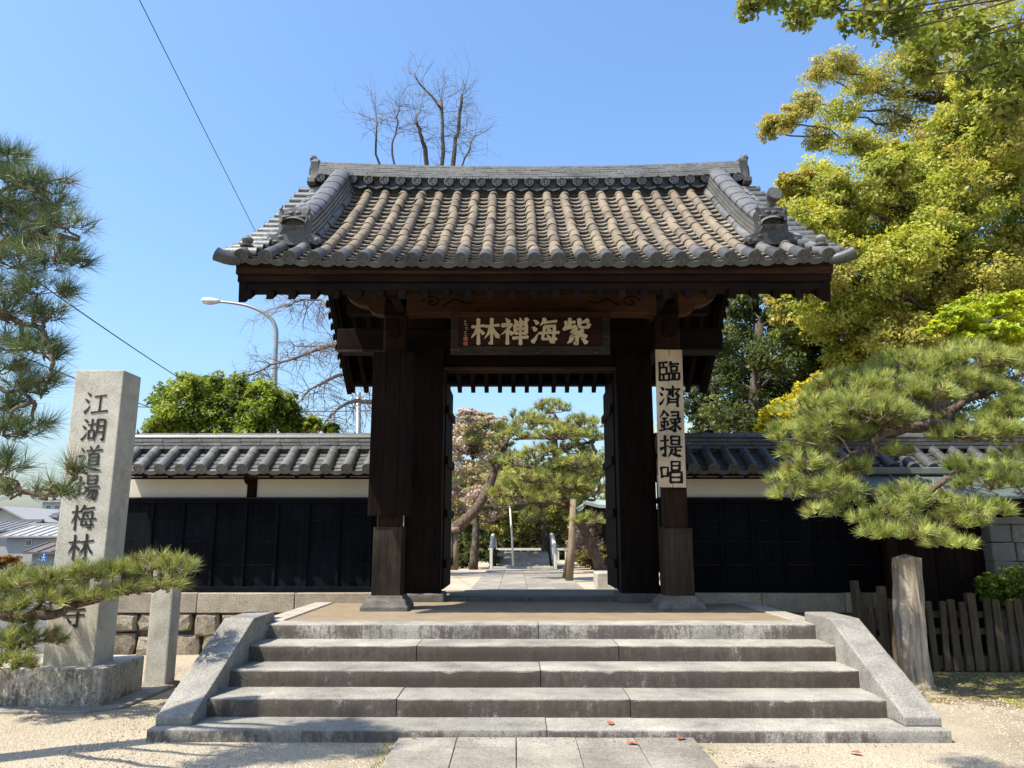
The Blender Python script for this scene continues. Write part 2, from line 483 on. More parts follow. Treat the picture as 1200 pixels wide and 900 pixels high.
# ------------------------------------------------------------------ brush lettering
# each character on a 100 x 100 field (y down); one brush stroke for each group, last letter = how the brush ends
# h even with pressed ends, t tapering off, n swelling then pointed, d dot
WATER = "12,10 18,13 24,21 d;6,36 12,39 18,47 d;6,90 16,78 26,58 t;"
MEI = "50,4 44,16 34,30 t;46,18 68,16 90,13 h;49,34 46,56 41,80 90,79 h;49,33 84,30 81,60 78,93 68,88 h;30,58 64,57 98,55 h;60,38 66,49 d;57,64 64,75 d;"
CH = {
'murasaki': "26,4 26,34 h;26,19 43,16 h;12,14 13,37 h;4,41 46,32 h;90,8 76,16 58,22 t;58,4 58,30 64,37 88,35 93,24 h;50,40 30,54 56,54 h;70,46 48,60 24,70 74,66 h;64,58 72,64 82,73 d;50,68 50,98 42,92 h;32,76 26,86 16,94 t;66,76 74,84 84,94 d",
'umi': WATER + MEI,
'zen': "22,3 32,16 d;8,27 40,24 24,48 4,64 t;26,44 26,98 h;32,48 44,61 d;52,6 59,20 d;70,3 75,18 d;95,4 90,14 82,23 t;52,27 54,58 h;52,27 93,26 90,58 h;54,42 90,41 h;54,58 90,57 h;46,75 98,72 h;72,27 72,98 h",
'hayashi': "4,33 46,28 h;26,4 26,97 h;26,34 16,56 2,74 t;28,42 44,60 d;50,31 98,26 h;72,2 72,98 64,93 h;70,32 62,56 47,78 t;74,34 84,56 99,76 n",
'rin': "8,10 45,7 h;26,10 26,32 h;12,33 40,31 h;40,31 40,63 h;12,64 40,62 h;26,64 26,90 h;8,10 8,93 h;8,93 48,90 h;60,4 56,14 49,27 t;58,16 95,14 h;60,27 61,48 h;60,27 89,26 86,48 h;61,48 86,47 h;50,58 51,91 h;50,58 68,57 67,88 h;51,90 67,88 h;76,57 77,89 h;76,57 97,56 95,87 h;77,88 95,87 h",
'sai': WATER + "64,1 67,13 d;34,20 98,17 h;54,25 48,40 36,54 t;44,34 57,33 52,46 h;66,22 66,52 h;92,24 78,37 97,53 n;46,56 44,78 33,98 t;86,54 86,98 h;46,65 86,64 h;46,79 86,78 h",
'roku': "24,3 14,22 1,37 t;24,6 34,18 47,30 n;14,39 36,36 h;7,57 42,53 h;24,38 24,88 h;9,65 16,78 d;41,62 34,76 t;2,95 24,90 47,83 h;56,10 89,8 86,40 h;58,25 86,24 h;48,43 98,39 h;72,42 72,98 62,90 h;53,52 62,62 d;47,88 58,78 69,66 t;95,49 78,63 t;74,62 86,78 99,91 n",
'tei': "4,27 40,22 h;24,2 24,96 12,88 h;2,63 22,56 43,45 t;52,6 53,42 h;52,6 89,5 88,42 h;53,24 88,23 h;53,42 88,41 h;42,55 98,51 h;70,54 70,88 h;70,70 93,67 h;56,62 50,82 36,98 t;48,76 64,89 100,95 n",
'sho': "4,30 7,75 h;4,30 35,29 32,70 h;7,70 32,68 h;50,4 51,42 h;50,4 89,3 86,42 h;51,23 86,22 h;51,42 86,41 h;44,52 45,98 h;44,52 95,51 93,97 h;45,74 93,73 h;45,97 93,95 h",
'ko': WATER + "44,25 88,20 h;66,22 66,84 h;34,89 99,82 h",
'mizuumi': WATER + "28,31 59,27 h;43,8 43,52 h;32,54 33,87 h;32,54 55,53 53,85 h;33,84 53,83 h;66,10 66,52 56,97 t;66,10 95,9 94,92 84,87 h;67,36 93,35 h;66,60 93,59 h",
'michi': "46,2 53,14 d;79,0 67,15 t;34,21 97,16 h;64,20 55,33 t;46,34 47,77 h;46,34 83,33 82,77 h;47,48 82,47 h;47,62 82,61 h;47,76 82,75 h;13,10 22,23 d;5,43 25,40 15,62 24,76 h;3,93 26,80 60,92 101,96 n",
'ba': "4,37 37,32 h;20,8 20,78 h;1,86 38,70 t;50,6 51,38 h;50,6 87,5 84,38 h;51,22 84,21 h;51,38 84,37 h;40,51 99,47 h;54,50 46,66 35,79 t;47,63 92,60 89,80 84,97 74,90 h;66,62 58,80 45,93 t;80,62 72,84 57,99 t",
'ume': "2,31 40,27 h;20,4 20,98 h;20,34 13,54 1,72 t;22,41 36,57 d;" + MEI.replace('30,58', '34,58'),
'tera': "26,17 76,14 h;50,2 50,33 h;6,35 94,31 h;10,55 94,51 h;68,40 68,97 55,88 h;28,64 42,79 d",
}
def _spline(pts, sub=5):
    out = []
    for a, b in zip(pts[:-1], pts[1:]):
        for k in range(sub):
            out.append(a + (b - a) * (k / sub))
    out.append(pts[-1])
    return out
def brush(key, size, width=9.0, depth=0.004, seed=1):
    """brush character as solid strokes; local x right, y up (0..size), z out of the sheet"""
    rr = random.Random(seed)
    mb = MB()
    k = size / 100.0
    for si, st in enumerate(t for t in CH[key].split(';') if t.strip()):
        toks = st.split()
        kind = toks[-1]
        pts = [Vector((float(a.split(',')[0]) + rr.uniform(-1, 1), 100 - float(a.split(',')[1]) + rr.uniform(-1, 1))) for a in toks[:-1]]
        sp = _spline(pts, 6 if len(pts) == 2 else 5)
        m = len(sp)
        L, Rr = [], []
        w0 = width * rr.uniform(0.9, 1.12)
        for i, p in enumerate(sp):
            u = i / (m - 1)
            d = sp[min(i+1, m-1)] - sp[max(i-1, 0)]
            d.normalize()
            nn = Vector((-d.y, d.x))
            if kind == 'h': wv = 0.82 + 0.30 * abs(2*u - 1) ** 2
            elif kind == 't': wv = 1.12 * (1 - u) ** 0.7 + 0.12
            elif kind == 'n': wv = 0.45 + 0.95 * u if u < 0.8 else (1.21 * (1 - u) / 0.2 + 0.08)
            else: wv = 0.45 + 0.85 * u
            if abs(d.x) > 0.85 and kind == 'h': wv *= 0.8
            hw = w0 * wv / 2
            L.append(p + nn * hw); Rr.append(p - nn * hw)
        e0 = (sp[0] - sp[1]).normalized() * w0 * 0.28
        e1 = (sp[-1] - sp[-2]).normalized() * w0 * (0.3 if kind in 'hd' else 0.05)
        z1 = depth + si * 0.00022
        ring = [(Rr[0] + L[0]) / 2 + e0] + L + [(Rr[-1] + L[-1]) / 2 + e1] + Rr[::-1]
        n = len(ring)
        vs = [(q.x*k, q.y*k, z1) for q in ring] + [(q.x*k, q.y*k, -0.001) for q in ring]
        fs = []
        # top as quads down the stroke (never one concave polygon)
        fs.append((0, 1, n-1))
        for i in range(m - 1):
            a, b = 1 + i, 2 + i
            c, d2 = n - 2 - i, n - 1 - i
            fs.append((a, b, c, d2))
        fs.append((m, m + 1, m + 2))
        for i in range(n):
            j = (i + 1) % n
            fs.append((j, i, i + n, j + n))
        mb.add(vs, fs)
    return mb
# ------------------------------------------------------------------ ground, path, steps, platform
PZ = 0.70           # platform floor
CZ = 0.50           # courtyard behind the gate
GX = 0.22           # middle of the gate
SX0, SX1 = -2.64, 3.16   # flight of steps between its cheek stones

def ground_mat():
    m, nt, bs = newmat('gravel_ground')
    v = coords(nt)
    a = noise(nt, v, 0.55, 5, 0.6)
    g = noise(nt, v, 70, 3, 0.75)
    vo = nt.nodes.new('ShaderNodeTexVoronoi'); vo.inputs['Scale'].default_value = 55
    nt.links.new(v, vo.inputs['Vector'])
    c = ramp(nt, a, [(0.3, (0.25,0.205,0.14)), (0.5, (0.385,0.325,0.235)), (0.75, (0.44,0.38,0.28))])
    c = mix(nt, 1.0, c, ramp(nt, g, [(0.3, (0.62,)*3), (0.5, (1,)*3), (0.72, (1.3,)*3)]), 'MULTIPLY')
    # moss and leaf litter under the pine on the right
    sx = nt.nodes.new('ShaderNodeSeparateXYZ'); nt.links.new(v, sx.inputs[0])
    dx = math_n(nt, 'MULTIPLY', math_n(nt, 'SUBTRACT', sx.outputs[0], 6.2), 0.52)
    dy = math_n(nt, 'MULTIPLY', math_n(nt, 'SUBTRACT', sx.outputs[1], 9.0), 0.62)
    dd = math_n(nt, 'SQRT', math_n(nt, 'ADD', math_n(nt, 'MULTIPLY', dx, dx), math_n(nt, 'MULTIPLY', dy, dy)))
    pn = noise(nt, v, 2.4, 7, 0.7)
    f = math_n(nt, 'SUBTRACT', math_n(nt, 'ADD', math_n(nt, 'MULTIPLY', pn, 1.9), 0.55), dd)
    soil = ramp(nt, noise(nt, v, 9, 6, 0.7), [(0.3, (0.09,0.065,0.04)), (0.55, (0.20,0.155,0.10)), (0.75, (0.30,0.24,0.16))])
    c = mix(nt, ramp(nt, f, [(0.25, (0,0,0)), (0.5, (1,1,1))]), c, soil)
    mo = math_n(nt, 'MULTIPLY', ramp(nt, f, [(0.35, (0,0,0)), (0.6, (1,1,1))]), ramp(nt, noise(nt, v, 3.1, 6, 0.7), [(0.47, (0,0,0)), (0.56, (1,1,1))]))
    c = mix(nt, mo, c, ramp(nt, g, [(0.3, (0.10,0.10,0.02)), (0.7, (0.30,0.27,0.06))]))
    nt.links.new(c, bs.inputs['Base Color'])
    bs.inputs['Roughness'].default_value = 0.95
    bs.inputs['Specular IOR Level'].default_value = 0.15
    bump(nt, bs, math_n(nt, 'ADD', g, math_n(nt, 'MULTIPLY', vo.outputs[0], 0.8)), 0.7, 0.02)
    return m
M['ground'] = ground_mat()
M['sand'] = plain('raked_sand_floor', (0.30,0.235,0.16), 0.95, 0, 0.16, 3)
M['court'] = plain('courtyard_sand', (0.50,0.44,0.36), 0.95, 0, 0.2, 1.2)

# front ground: fine grid near the camera, big sheet to the horizon
mb = MB()
xs = [-400, -120, -40, -16] + [-9 + 0.45*i for i in range(41)] + [16, 40, 120, 400]
ys = [-60, -20, -6] + [0.45*i for i in range(24)] + [11.1]
for j, y in enumerate(ys):
    for i, x in enumerate(xs):
        z = 0.02*math.sin(x*1.3+0.4)*math.sin(y*1.1) if abs(x) < 9 and 0 < y < 10.6 else 0
        if -3.3 < x < 3.8 and 5.6 < y < 9: z = -0.005
        mb.v.append((x, y, z*0.6))
nx = len(xs)
for j in range(len(ys)-1):
    for i in range(nx-1):
        a = j*nx+i
        mb.f.append((a, a+1, a+nx+1, a+nx))
tag(mb.build('ground', M['ground'], None, (0,0,0), smooth=True), kind='structure')
mb = MB().add([(-400,11.1,0),(400,11.1,0),(400,900,0),(-400,900,0)], [(0,1,2,3)])
M['asphalt'] = plain('old_asphalt', (0.13,0.125,0.12), 0.9, 0, 0.2, 0.8)
tag(mb.build('far_ground', M['asphalt'], None, (0,0,0)), kind='structure')
mb = MB().box((-5.6,11.25,0.01),(16,60,CZ))
tag(mb.build('courtyard', M['court'], None, (0,13,0)), kind='structure')

# pebbles of the gravel that catch the light in front
n = 42000
px = rng.uniform(-7, 7.5, n); py = rng.uniform(5.0, 10.4, n)
keep = ~((px > -3.1) & (px < 3.6) & (py > 6.3)) & ~((px > -0.95) & (px < 1.45) & (py < 6.6)) & ~((px > 4.0) & (py > 8.2) & (rng.random(n) < 0.8))
px, py = px[keep], py[keep]; n = len(px)
pr = rng.uniform(0.005, 0.013, n)
oc = np.array([(1,0,0),(0,1,0),(-1,0,0),(0,-1,0),(0,0,0.7)], float)
ang = rng.uniform(0, 6.28, n)
tri = np.array([(0,1,4),(1,2,4),(2,3,4),(3,0,4)])
loc = oc[tri].reshape(-1, 3)                      # 12 corners
ca, sa = np.cos(ang), np.sin(ang)
V = np.empty((n, 12, 3))
V[:,:,0] = px[:,None] + pr[:,None]*(loc[None,:,0]*ca[:,None] - loc[None,:,1]*sa[:,None])
V[:,:,1] = py[:,None] + pr[:,None]*(loc[None,:,0]*sa[:,None] + loc[None,:,1]*ca[:,None])*0.8
V[:,:,2] = 0.012*np.sin(px*1.3+0.4)[:,None]*np.sin(py*1.1)[:,None] + pr[:,None]*loc[None,:,2]*1.1 - 0.001
tone = rng.uniform(0.55, 1.15, n)
pc = np.stack([0.43*tone, 0.365*tone, 0.265*tone], 1)
mp, nt_, bs_ = newmat('pebbles')
at_ = nt_.nodes.new('ShaderNodeVertexColor'); at_.layer_name = 'Col'
nt_.links.new(at_.outputs[0], bs_.inputs['Base Color']); bs_.inputs['Roughness'].default_value = 0.9
o = np_mesh('gravel', V.reshape(-1, 3), 3, mp, None, np.repeat(pc, 4, axis=0))
tag(o, 'loose pale beige gravel spread in front of the steps', 'gravel', kind='stuff')

# ---- paved path in front of the steps: a mortar bed with single slabs
def path(name, x0, ncol, cw, y0, y1, z, dy, thick=0.03, seed=3):
    rr = random.Random(seed)
    bed = MB().box((x0-0.02, y0, z-0.06), (x0+ncol*cw+0.02, y1, z))
    p = bed.build(name, M['court'], None, (x0+ncol*cw/2, (y0+y1)/2, z))
    tag(p, kind='structure')
    for c in range(ncol):
        y = y1 - rr.uniform(0.35, 1.0) * dy
        top = y1
        while top > y0 + 0.05:
            lo = max(y, y0)
            b = MB().box((x0+c*cw+0.003, lo+0.003, z), (x0+(c+1)*cw-0.003, top-0.003, z+thick+rr.uniform(-0.004, 0.004)), jit=0.002)
            b.build('paving_slab', M['paving'], p, ((x0+(c+0.5)*cw), (lo+top)/2, z), bevel=0.005)
            top = lo
            y = lo - dy*rr.uniform(0.75, 1.2)
    return p
path('front_path', -0.93, 5, 0.468, -2.0, 6.46, 0.012, 0.75)
path('courtyard_path', -0.95, 4, 0.60, 14.2, 27.0, CZ+0.004, 1.25, seed=9)

def worn_block(x0, x1, y0, y1, z0, z1):
    """long stone whose front arris is chipped and rubbed round"""
    mb = MB()
    n = max(3, int((x1-x0)/0.07))
    vs, fs = [], []
    for i in range(n+1):
        x = x0+(x1-x0)*i/n
        ch = abs(random.gauss(0, 0.0035)) + (random.uniform(0.008, 0.02) if random.random() < 0.035 else 0)
        e = 0.012 if i in (0, n) else 0
        d = 0.004*math.sin(x*2.3)+random.uniform(-0.0015, 0.0015)
        vs += [(x, y0+d, z0), (x, y0+d+e*0.3, (z0+z1)/2), (x, y0+d+e*0.3, z1-0.014-ch), (x, y0+d+0.004+ch*0.3, z1-0.005-ch*0.5), (x, y0+d+0.016+ch, z1-e*0.4), (x, y0+(y1-y0)*0.4, z1-0.003*random.random()), (x, y1, z1), (x, y1, z0)]
    for i in range(n):
        for k in range(7):
            a = i*8+k
            fs.append((a, a+1, a+9, a+8))
    fs.append(tuple(range(8))); fs.append(tuple(n*8+k for k in range(8))[::-1])
    return mb.add(vs, fs)
# ---- the flight of stone steps
st = thing('stone_steps', (GX, 6.48, 0), 'five wide weathered granite steps with sloping side stones before the gate', 'steps')
nose = [6.48, 6.90, 7.39, 7.88, 8.36]
tops = [0.095, 0.246, 0.397, 0.548, 0.70]
joints = [[-0.02+0.27], [-1.02, 0.98], [0.23], [-0.98, 1.02], [0.24]]
random.seed(5)
for i in range(5):
    x0, x1 = (SX0-0.31, SX1+0.31) if i == 0 else (SX0-0.02, SX1+0.02)
    back = nose[i+1]+0.12 if i < 4 else 8.36+0.34
    ed = [x0] + joints[i] + [x1]
    for a, b in zip(ed[:-1], ed[1:]):
        m_ = worn_block(a+0.004, b-0.004, nose[i]+random.uniform(-0.006,0.006), back, -0.03 if i == 0 else tops[i-1]-0.02, tops[i]+random.uniform(-0.003,0.003))
        m_.build('step_stone', M['step_pale'] if i in (0, 4) else M['step'], st, ((a+b)/2, nose[i], tops[i]), smooth=R(28))
for sgn, xa in ((-1, SX0-0.30), (1, SX1)):
    prof = [(6.60,0.093),(6.60,0.165),(7.98,0.80),(8.66,0.80),(8.66,0.02),(7.2,0.02),(7.0,0.093)]
    MB().prism(prof, xa, xa+0.30, 'x').build('side_stone', M['cheek'], st, (xa+0.15, 7.6, 0.1), bevel=0.014, seg=2)

# ---- platform under the gate
pl = MB().box((-2.78, 8.55, 0.0), (3.28, 13.6, PZ-0.008)).build('gate_platform', M['sand'], None, (GX, 11, 0))
tag(pl, kind='structure')
def kerb_run(pts, mat, parent, w=0.24, z0=0.3, z1=PZ+0.01):
    for a, b in pts:
        MB().box((min(a[0], b[0]), min(a[1], b[1]), z0), (max(a[0], b[0]), max(a[1], b[1]), z1)).build('kerb_stone', mat, parent, ((a[0]+b[0])/2, (a[1]+b[1])/2, z1), bevel=0.008)
ks = []
for xa, xb in ((-2.80, -2.55), (3.05, 3.30)):
    for ya, yb in ((8.70, 10.2), (10.205, 11.0)):
        ks.append(((xa, ya), (xb, yb)))
for a, b in ((-1.9, -0.5), (-0.495, 1.0), (1.005, 2.4)):
    ks.append(((a, 13.45), (b, 13.7)))
kerb_run(ks, M['kerb'], pl)
for a, b in ((-1.08, 0.2), (0.205, 1.52)):
    MB().box((a, 11.3, PZ-0.02), (b, 11.6, PZ+0.05)).build('threshold_stone', M['base_stone'], pl, ((a+b)/2, 11.45, PZ), bevel=0.01)

# dry leaves, twigs and moss along the stone edges
random.seed(55)
V, C = [], []
def flake(x, y, z, r, col):
    a = random.uniform(0, 6.28); t = random.uniform(-0.4, 0.4)
    u = np.array((math.cos(a), math.sin(a), t)); w2 = np.array((-math.sin(a), math.cos(a), random.uniform(-0.3, 0.3)))*random.uniform(0.3, 0.6)
    p = np.array((x, y, z+r*0.3))
    V.extend([p-u*r, p+w2*r, p+u*r, p-w2*r]); C.append(np.array(col)*random.uniform(0.6, 1.3))
for _ in range(700):
    x, y = random.gauss(5.4, 1.0), random.gauss(8.9, 0.7)
    if x > 3.8 and y > 7.6: flake(x, y, 0.006, random.uniform(0.012, 0.03), random.choice(((0.16,0.10,0.05),(0.22,0.15,0.08),(0.10,0.07,0.04),(0.26,0.2,0.1))))
for _ in range(260):
    x = random.uniform(-3.2, 3.7); flake(x, 6.44-abs(random.gauss(0, 0.10)), 0.008 if (x < -0.95 or x > 1.43) else 0.046, random.uniform(0.006, 0.016), random.choice(((0.16,0.10,0.05),(0.20,0.15,0.09),(0.10,0.075,0.045))))
for _ in range(160):
    flake(random.uniform(-7, -3.0), random.uniform(5.6, 10.6), 0.008, random.uniform(0.006, 0.014), (0.18,0.13,0.08))
for k in range(4):
    for _ in range(40):
        flake(random.uniform(SX0, SX1), nose[k+1]-abs(random.gauss(0.01, 0.02)), tops[k]+0.002, random.uniform(0.005, 0.011), random.choice(((0.16,0.11,0.06),(0.3,0.25,0.18),(0.10,0.08,0.05))))
o = np_mesh('leaf_litter', np.array(V), 4, mp, None, np.array(C))
tag(o, 'dry leaf litter scattered along the steps and under the pine', 'leaf litter', kind='stuff')
V, C = [], []
for cx, cy, n_, sx_ in ((-0.98, 6.2, 130, 0.05), (-0.97, 5.8, 90, 0.05), (5.6, 9.2, 500, 0.5), (1.46, 6.3, 50, 0.04), (4.2, 9.0, 120, 0.25)):
    for _ in range(n_):
        x, y = random.gauss(cx, sx_), random.gauss(cy, 0.16)
        h = random.uniform(0.012, 0.04); a = random.uniform(0, 6.28)
        dx_, dy_ = math.cos(a)*0.004, math.sin(a)*0.004
        V.extend([(x-dx_, y-dy_, 0), (x+dx_, y+dy_, 0), (x+random.gauss(0,0.012), y+random.gauss(0,0.012), h)])
        C.append(np.array((0.22, 0.25, 0.05))*random.uniform(0.6, 1.3))
o = np_mesh('moss', np.array(V, float), 3, mp, None, np.array(C))
tag(o, 'thin yellow green moss and grass along the paving and under the fence', 'moss', kind='stuff')
# ------------------------------------------------------------------ the temple gate
YF, YM, YB = 10.12, 11.45, 12.78       # front posts, main pillars, back posts
gate = thing('temple_gate', (GX, YM, PZ), 'dark timber temple gate with a curved grey and brown tiled roof', 'gate')
HW = 1.865                              # half the distance between the posts
def gp(mb, name, mat, origin=None, **k):
    return mb.build(name, mat, gate, origin, **k)

for sy, yy in ((0, YF), (1, YB)):
    for sg in (-1, 1):
        x = GX + sg*HW
        b = MB()
        b.box((x-0.15, yy-0.15, PZ+0.17), (x+0.15, yy+0.15, 4.60))
        post = gp(b, 'post', M['postwood'], (x, yy, PZ), bevel=0.03)
        if sy == 0:
            c = MB()
            h = 1.02
            for dx0, dx1, dy0, dy1 in ((-0.183,0.183,-0.183,-0.153),(-0.183,0.183,0.153,0.183),(-0.183,-0.153,-0.151,0.151),(0.153,0.183,-0.151,0.151)):
                c.box((x+dx0, yy+dy0, PZ+0.17), (x+dx1, yy+dy1, PZ+h+random.uniform(-0.01,0.02)))
            c.build('foot_cladding', M['cladding'], post, (x, yy, PZ+0.2), bevel=0.004)
        s = MB()
        n = 4
        prof = [(0.30,0.0),(0.30,0.05),(0.285,0.07),(0.26,0.12),(0.225,0.155),(0.215,0.185)]
        vs, fs = [], []
        for w_, z_ in prof:
            for (i, j) in ((-1,-1),(1,-1),(1,1),(-1,1)):
                vs.append((x+i*w_, yy+j*w_, PZ-0.01+z_))
        for k in range(len(prof)-1):
            for q in range(4):
                q2 = (q+1) % 4
                fs.append((k*4+q, k*4+q2, k*4+4+q2, k*4+4+q))
        m4 = (len(prof)-1)*4
        fs.append((m4, m4+1, m4+2, m4+3))
        s.add(vs, fs)
        s.build('base_stone', M['base_stone'], post, (x, yy, PZ), bevel=0.008)
        # bracket arm and cushion on top of the post
        br = MB()
        br.box((x-0.2, yy-0.2, 4.905), (x+0.2, yy+0.2, 5.06))
        br.prism([(x-0.62,5.20),(x-0.62,5.13),(x-0.40,5.065),(x+0.40,5.065),(x+0.62,5.13),(x+0.62,5.20)], yy-0.08, yy+0.08)
        br.build('bracket', M['timber_x'], post, (x, yy, 5.0), bevel=0.008)

# main pillars on low stones, with the open door leaves
for sg in (-1, 1):
    x = GX + sg*1.58
    gp(MB().box((x-0.27, YM-0.17, PZ+0.10), (x+0.27, YM+0.17, 5.6)), 'main_pillar', M['timber'], (x, YM, PZ), bevel=0.012)
    gp(MB().box((x-0.34, YM-0.26, PZ-0.02), (x+0.34, YM+0.26, PZ+0.11), jit=0.008), 'pillar_stone', M['base_stone'], (x, YM, PZ), bevel=0.02)
    xd = GX + sg*1.345
    d = MB().box((xd-0.03, YM+0.19, PZ+0.13), (xd+0.03, YM+1.46, 4.02))
    door = gp(d, 'door', M['timber'], (xd, YM+0.8, PZ), bevel=0.006)
    for k in range(6):
        y0 = YM+0.20+k*0.21
        MB().box((xd-sg*0.032, y0, PZ+0.14), (xd-sg*0.052, y0+0.202, 4.0)).build('plank', M['timber'], door, (xd, y0, PZ), bevel=0.003)
    for z_ in (1.15, 1.9, 2.7, 3.5):
        MB().box((xd-sg*0.053, YM+0.2, z_), (xd-sg*0.095, YM+1.44, z_+0.12)).build('rail', M['timber_y'], door, (xd, YM+0.8, z_), bevel=0.005)

# beams
lt = MB().box((GX-2.95, YM-0.20, 4.40), (GX+2.95, YM+0.20, 4.74))
gp(lt, 'lintel', M['timber_x'], (GX, YM, 4.4), bevel=0.015)
gp(MB().box((GX-1.31, YM-0.12, 4.10), (GX+1.31, YM+0.12, 4.395)), 'head_jamb', M['timber_x'], (GX, YM, 4.1), bevel=0.01)
gp(MB().box((GX-1.31, YM-0.165, 4.10), (GX+1.31, YM-0.125, 4.145)), 'jamb_moulding', M['brownbeam'], (GX, YM, 4.1), bevel=0.006)
for sg in (-1, 1):
    x = GX+sg*2.62
    gp(MB().box((x-0.32, YM-0.235, 4.36), (x+0.32, YM-0.205, 4.40)), 'lintel_cap', M['cladding'], (x, YM, 4.36), bevel=0.004)
    # tie beams from front to back
    xx = GX+sg*HW
    gp(MB().box((xx-0.085, YF-0.42, 4.26), (xx+0.085, YB+0.42, 4.44)), 'tie_beam', M['timber_y'], (xx, YM, 4.3), bevel=0.012)
    # gable: strut, curved rail above
    gp(MB().prism([(YF-0.3,5.35),(YB+0.3,5.35),(YB+0.3,5.55),(YM,5.72),(YF-0.3,5.55)], GX+sg*2.15-0.08, GX+sg*2.15+0.08, 'x'), 'gable_beam', M['timber_y'], (GX+sg*2.15, YM, 5.4), bevel=0.01)
    gp(MB().box((GX+sg*2.15-0.1, YM-0.12, 5.70), (GX+sg*2.15+0.1, YM+0.12, 6.5)), 'gable_strut', M['timber'], (GX+sg*2.15, YM, 5.7), bevel=0.01)

# the bowed front beam with scroll carving, and its nosings past the posts
def bow_beam(y, name, mat):
    N_ = 24
    bot, top = [], []
    for i in range(N_+1):
        x = GX - (HW-0.15) + (2*HW-0.3)*i/N_
        u = abs(2*i/N_-1)
        bot.append((x, 4.60 - (0.02 if u > 0.93 else 0.0) + 0.012*(1-u*u)))
        top.append((x, 4.88 + 0.05*(1-u*u)))
    return gp(MB().prism(bot + top[::-1], y-0.13, y+0.13), name, mat, (GX, y, 4.6), bevel=0.012)
fb = bow_beam(YF, 'front_beam', M['brownbeam'])
bow_beam(YB, 'back_beam', M['timber_x'])
for sg in (-1, 1):
    pts = []
    for k in range(26):      # carved scroll
        a = k*0.33
        r = 0.085*(1-k/30)
        pts.append((GX+sg*(1.36+0.0)+sg*r*math.cos(a)*1.5, YF-0.135, 4.76+r*math.sin(a)))
    MB().tube(pts, 0.011, 5).build('scroll_carving', M['timber_x'], fb, (GX+sg*1.36, YF-0.13, 4.76))
    MB().tube([(GX+sg*x_, YF-0.135, z_) for x_, z_ in ((1.22,4.70),(1.05,4.80),(0.9,4.74),(0.75,4.78))], [0.012,0.014,0.012,0.004], 5).build('scroll_carving', M['timber_x'], fb, (GX+sg*1, YF-0.13, 4.76))
    # nosing
    x = GX+sg*(HW+0.15)
    o_ = [(0,4.60),(0.12,4.605),(0.20,4.65),(0.25,4.72),(0.34,4.73),(0.43,4.77),(0.52,4.84),(0.55,4.92),(0.50,4.97),(0.40,4.96),(0.30,4.93),(0,4.90)]
    gp(MB().prism([(x+sg*a, b) for a, b in o_], YF-0.10, YF+0.10), 'beam_nosing', M['brownbeam'], (x, YF, 4.6), bevel=0.012)

# ---- roof shape
S_EAVE, S_RIDGE = (8.42, 4.72), (YM, 7.03)
LEN = math.hypot(S_RIDGE[0]-S_EAVE[0], S_RIDGE[1]-S_EAVE[1]) * 1.012
def roof_pt(s, x=0.0, off=0.0, back=False):
    """point on the tile bed: s 0 at the eave, 1 at the ridge; off = height above the bed"""
    y = S_EAVE[0] + (S_RIDGE[0]-S_EAVE[0])*s
    z = S_EAVE[1] + (S_RIDGE[1]-S_EAVE[1])*s - 0.15*4*s*(1-s)*(1-0.25*s)
    z += 0.05*abs((x)/3.4)**3*(1-s) + 0.08*abs(x/3.4)**3*s
    e = 1e-3
    s2 = s+e
    y2 = S_EAVE[0] + (S_RIDGE[0]-S_EAVE[0])*s2
    z2 = S_EAVE[1] + (S_RIDGE[1]-S_EAVE[1])*s2 - 0.15*4*s2*(1-s2)*(1-0.25*s2) + 0.05*abs(x/3.4)**3*(1-s2) + 0.08*abs(x/3.4)**3*s2
    T = Vector((0, y2-y, z2-z)).normalized()
    Nn = Vector((0, -T.z, T.y))
    p = Vector((GX+x, y, z)) + Nn*off
    if back:
        p.y = 2*YM - p.y; T = Vector((0, -T.y, T.z)); Nn = Vector((0, -Nn.y, Nn.z))
    return p, T, Nn
EDGE = 3.50
# boards under the tiles
dk = MB()
NS, NXX = 14, 13
for back in (False, True):
    n0 = len(dk.v)
    for off in (0.0, -0.07):
        for i in range(NS+1):
            for j in range(NXX+1):
                x = -EDGE + 2*EDGE*j/NXX
                dk.v.append(tuple(roof_pt(i/NS, x, off - 0.012, back)[0]))
    W = NXX+1
    tot = (NS+1)*W
    for lay in (0, 1):
        for i in range(NS):
            for j in range(NXX):
                a = n0 + lay*tot + i*W + j
                dk.f.append((a, a+1, a+W+1, a+W))
    for i in range(NS):
        for j in (0, NXX):
            a = n0+i*W+j
            dk.f.append((a, a+W, a+W+tot, a+tot))
    for j in range(NXX):
        a = n0+j
        dk.f.append((a, a+1, a+1+tot, a+tot))
roof = gp(dk, 'roof', M['timber_y'], (GX, YM, 5.5))

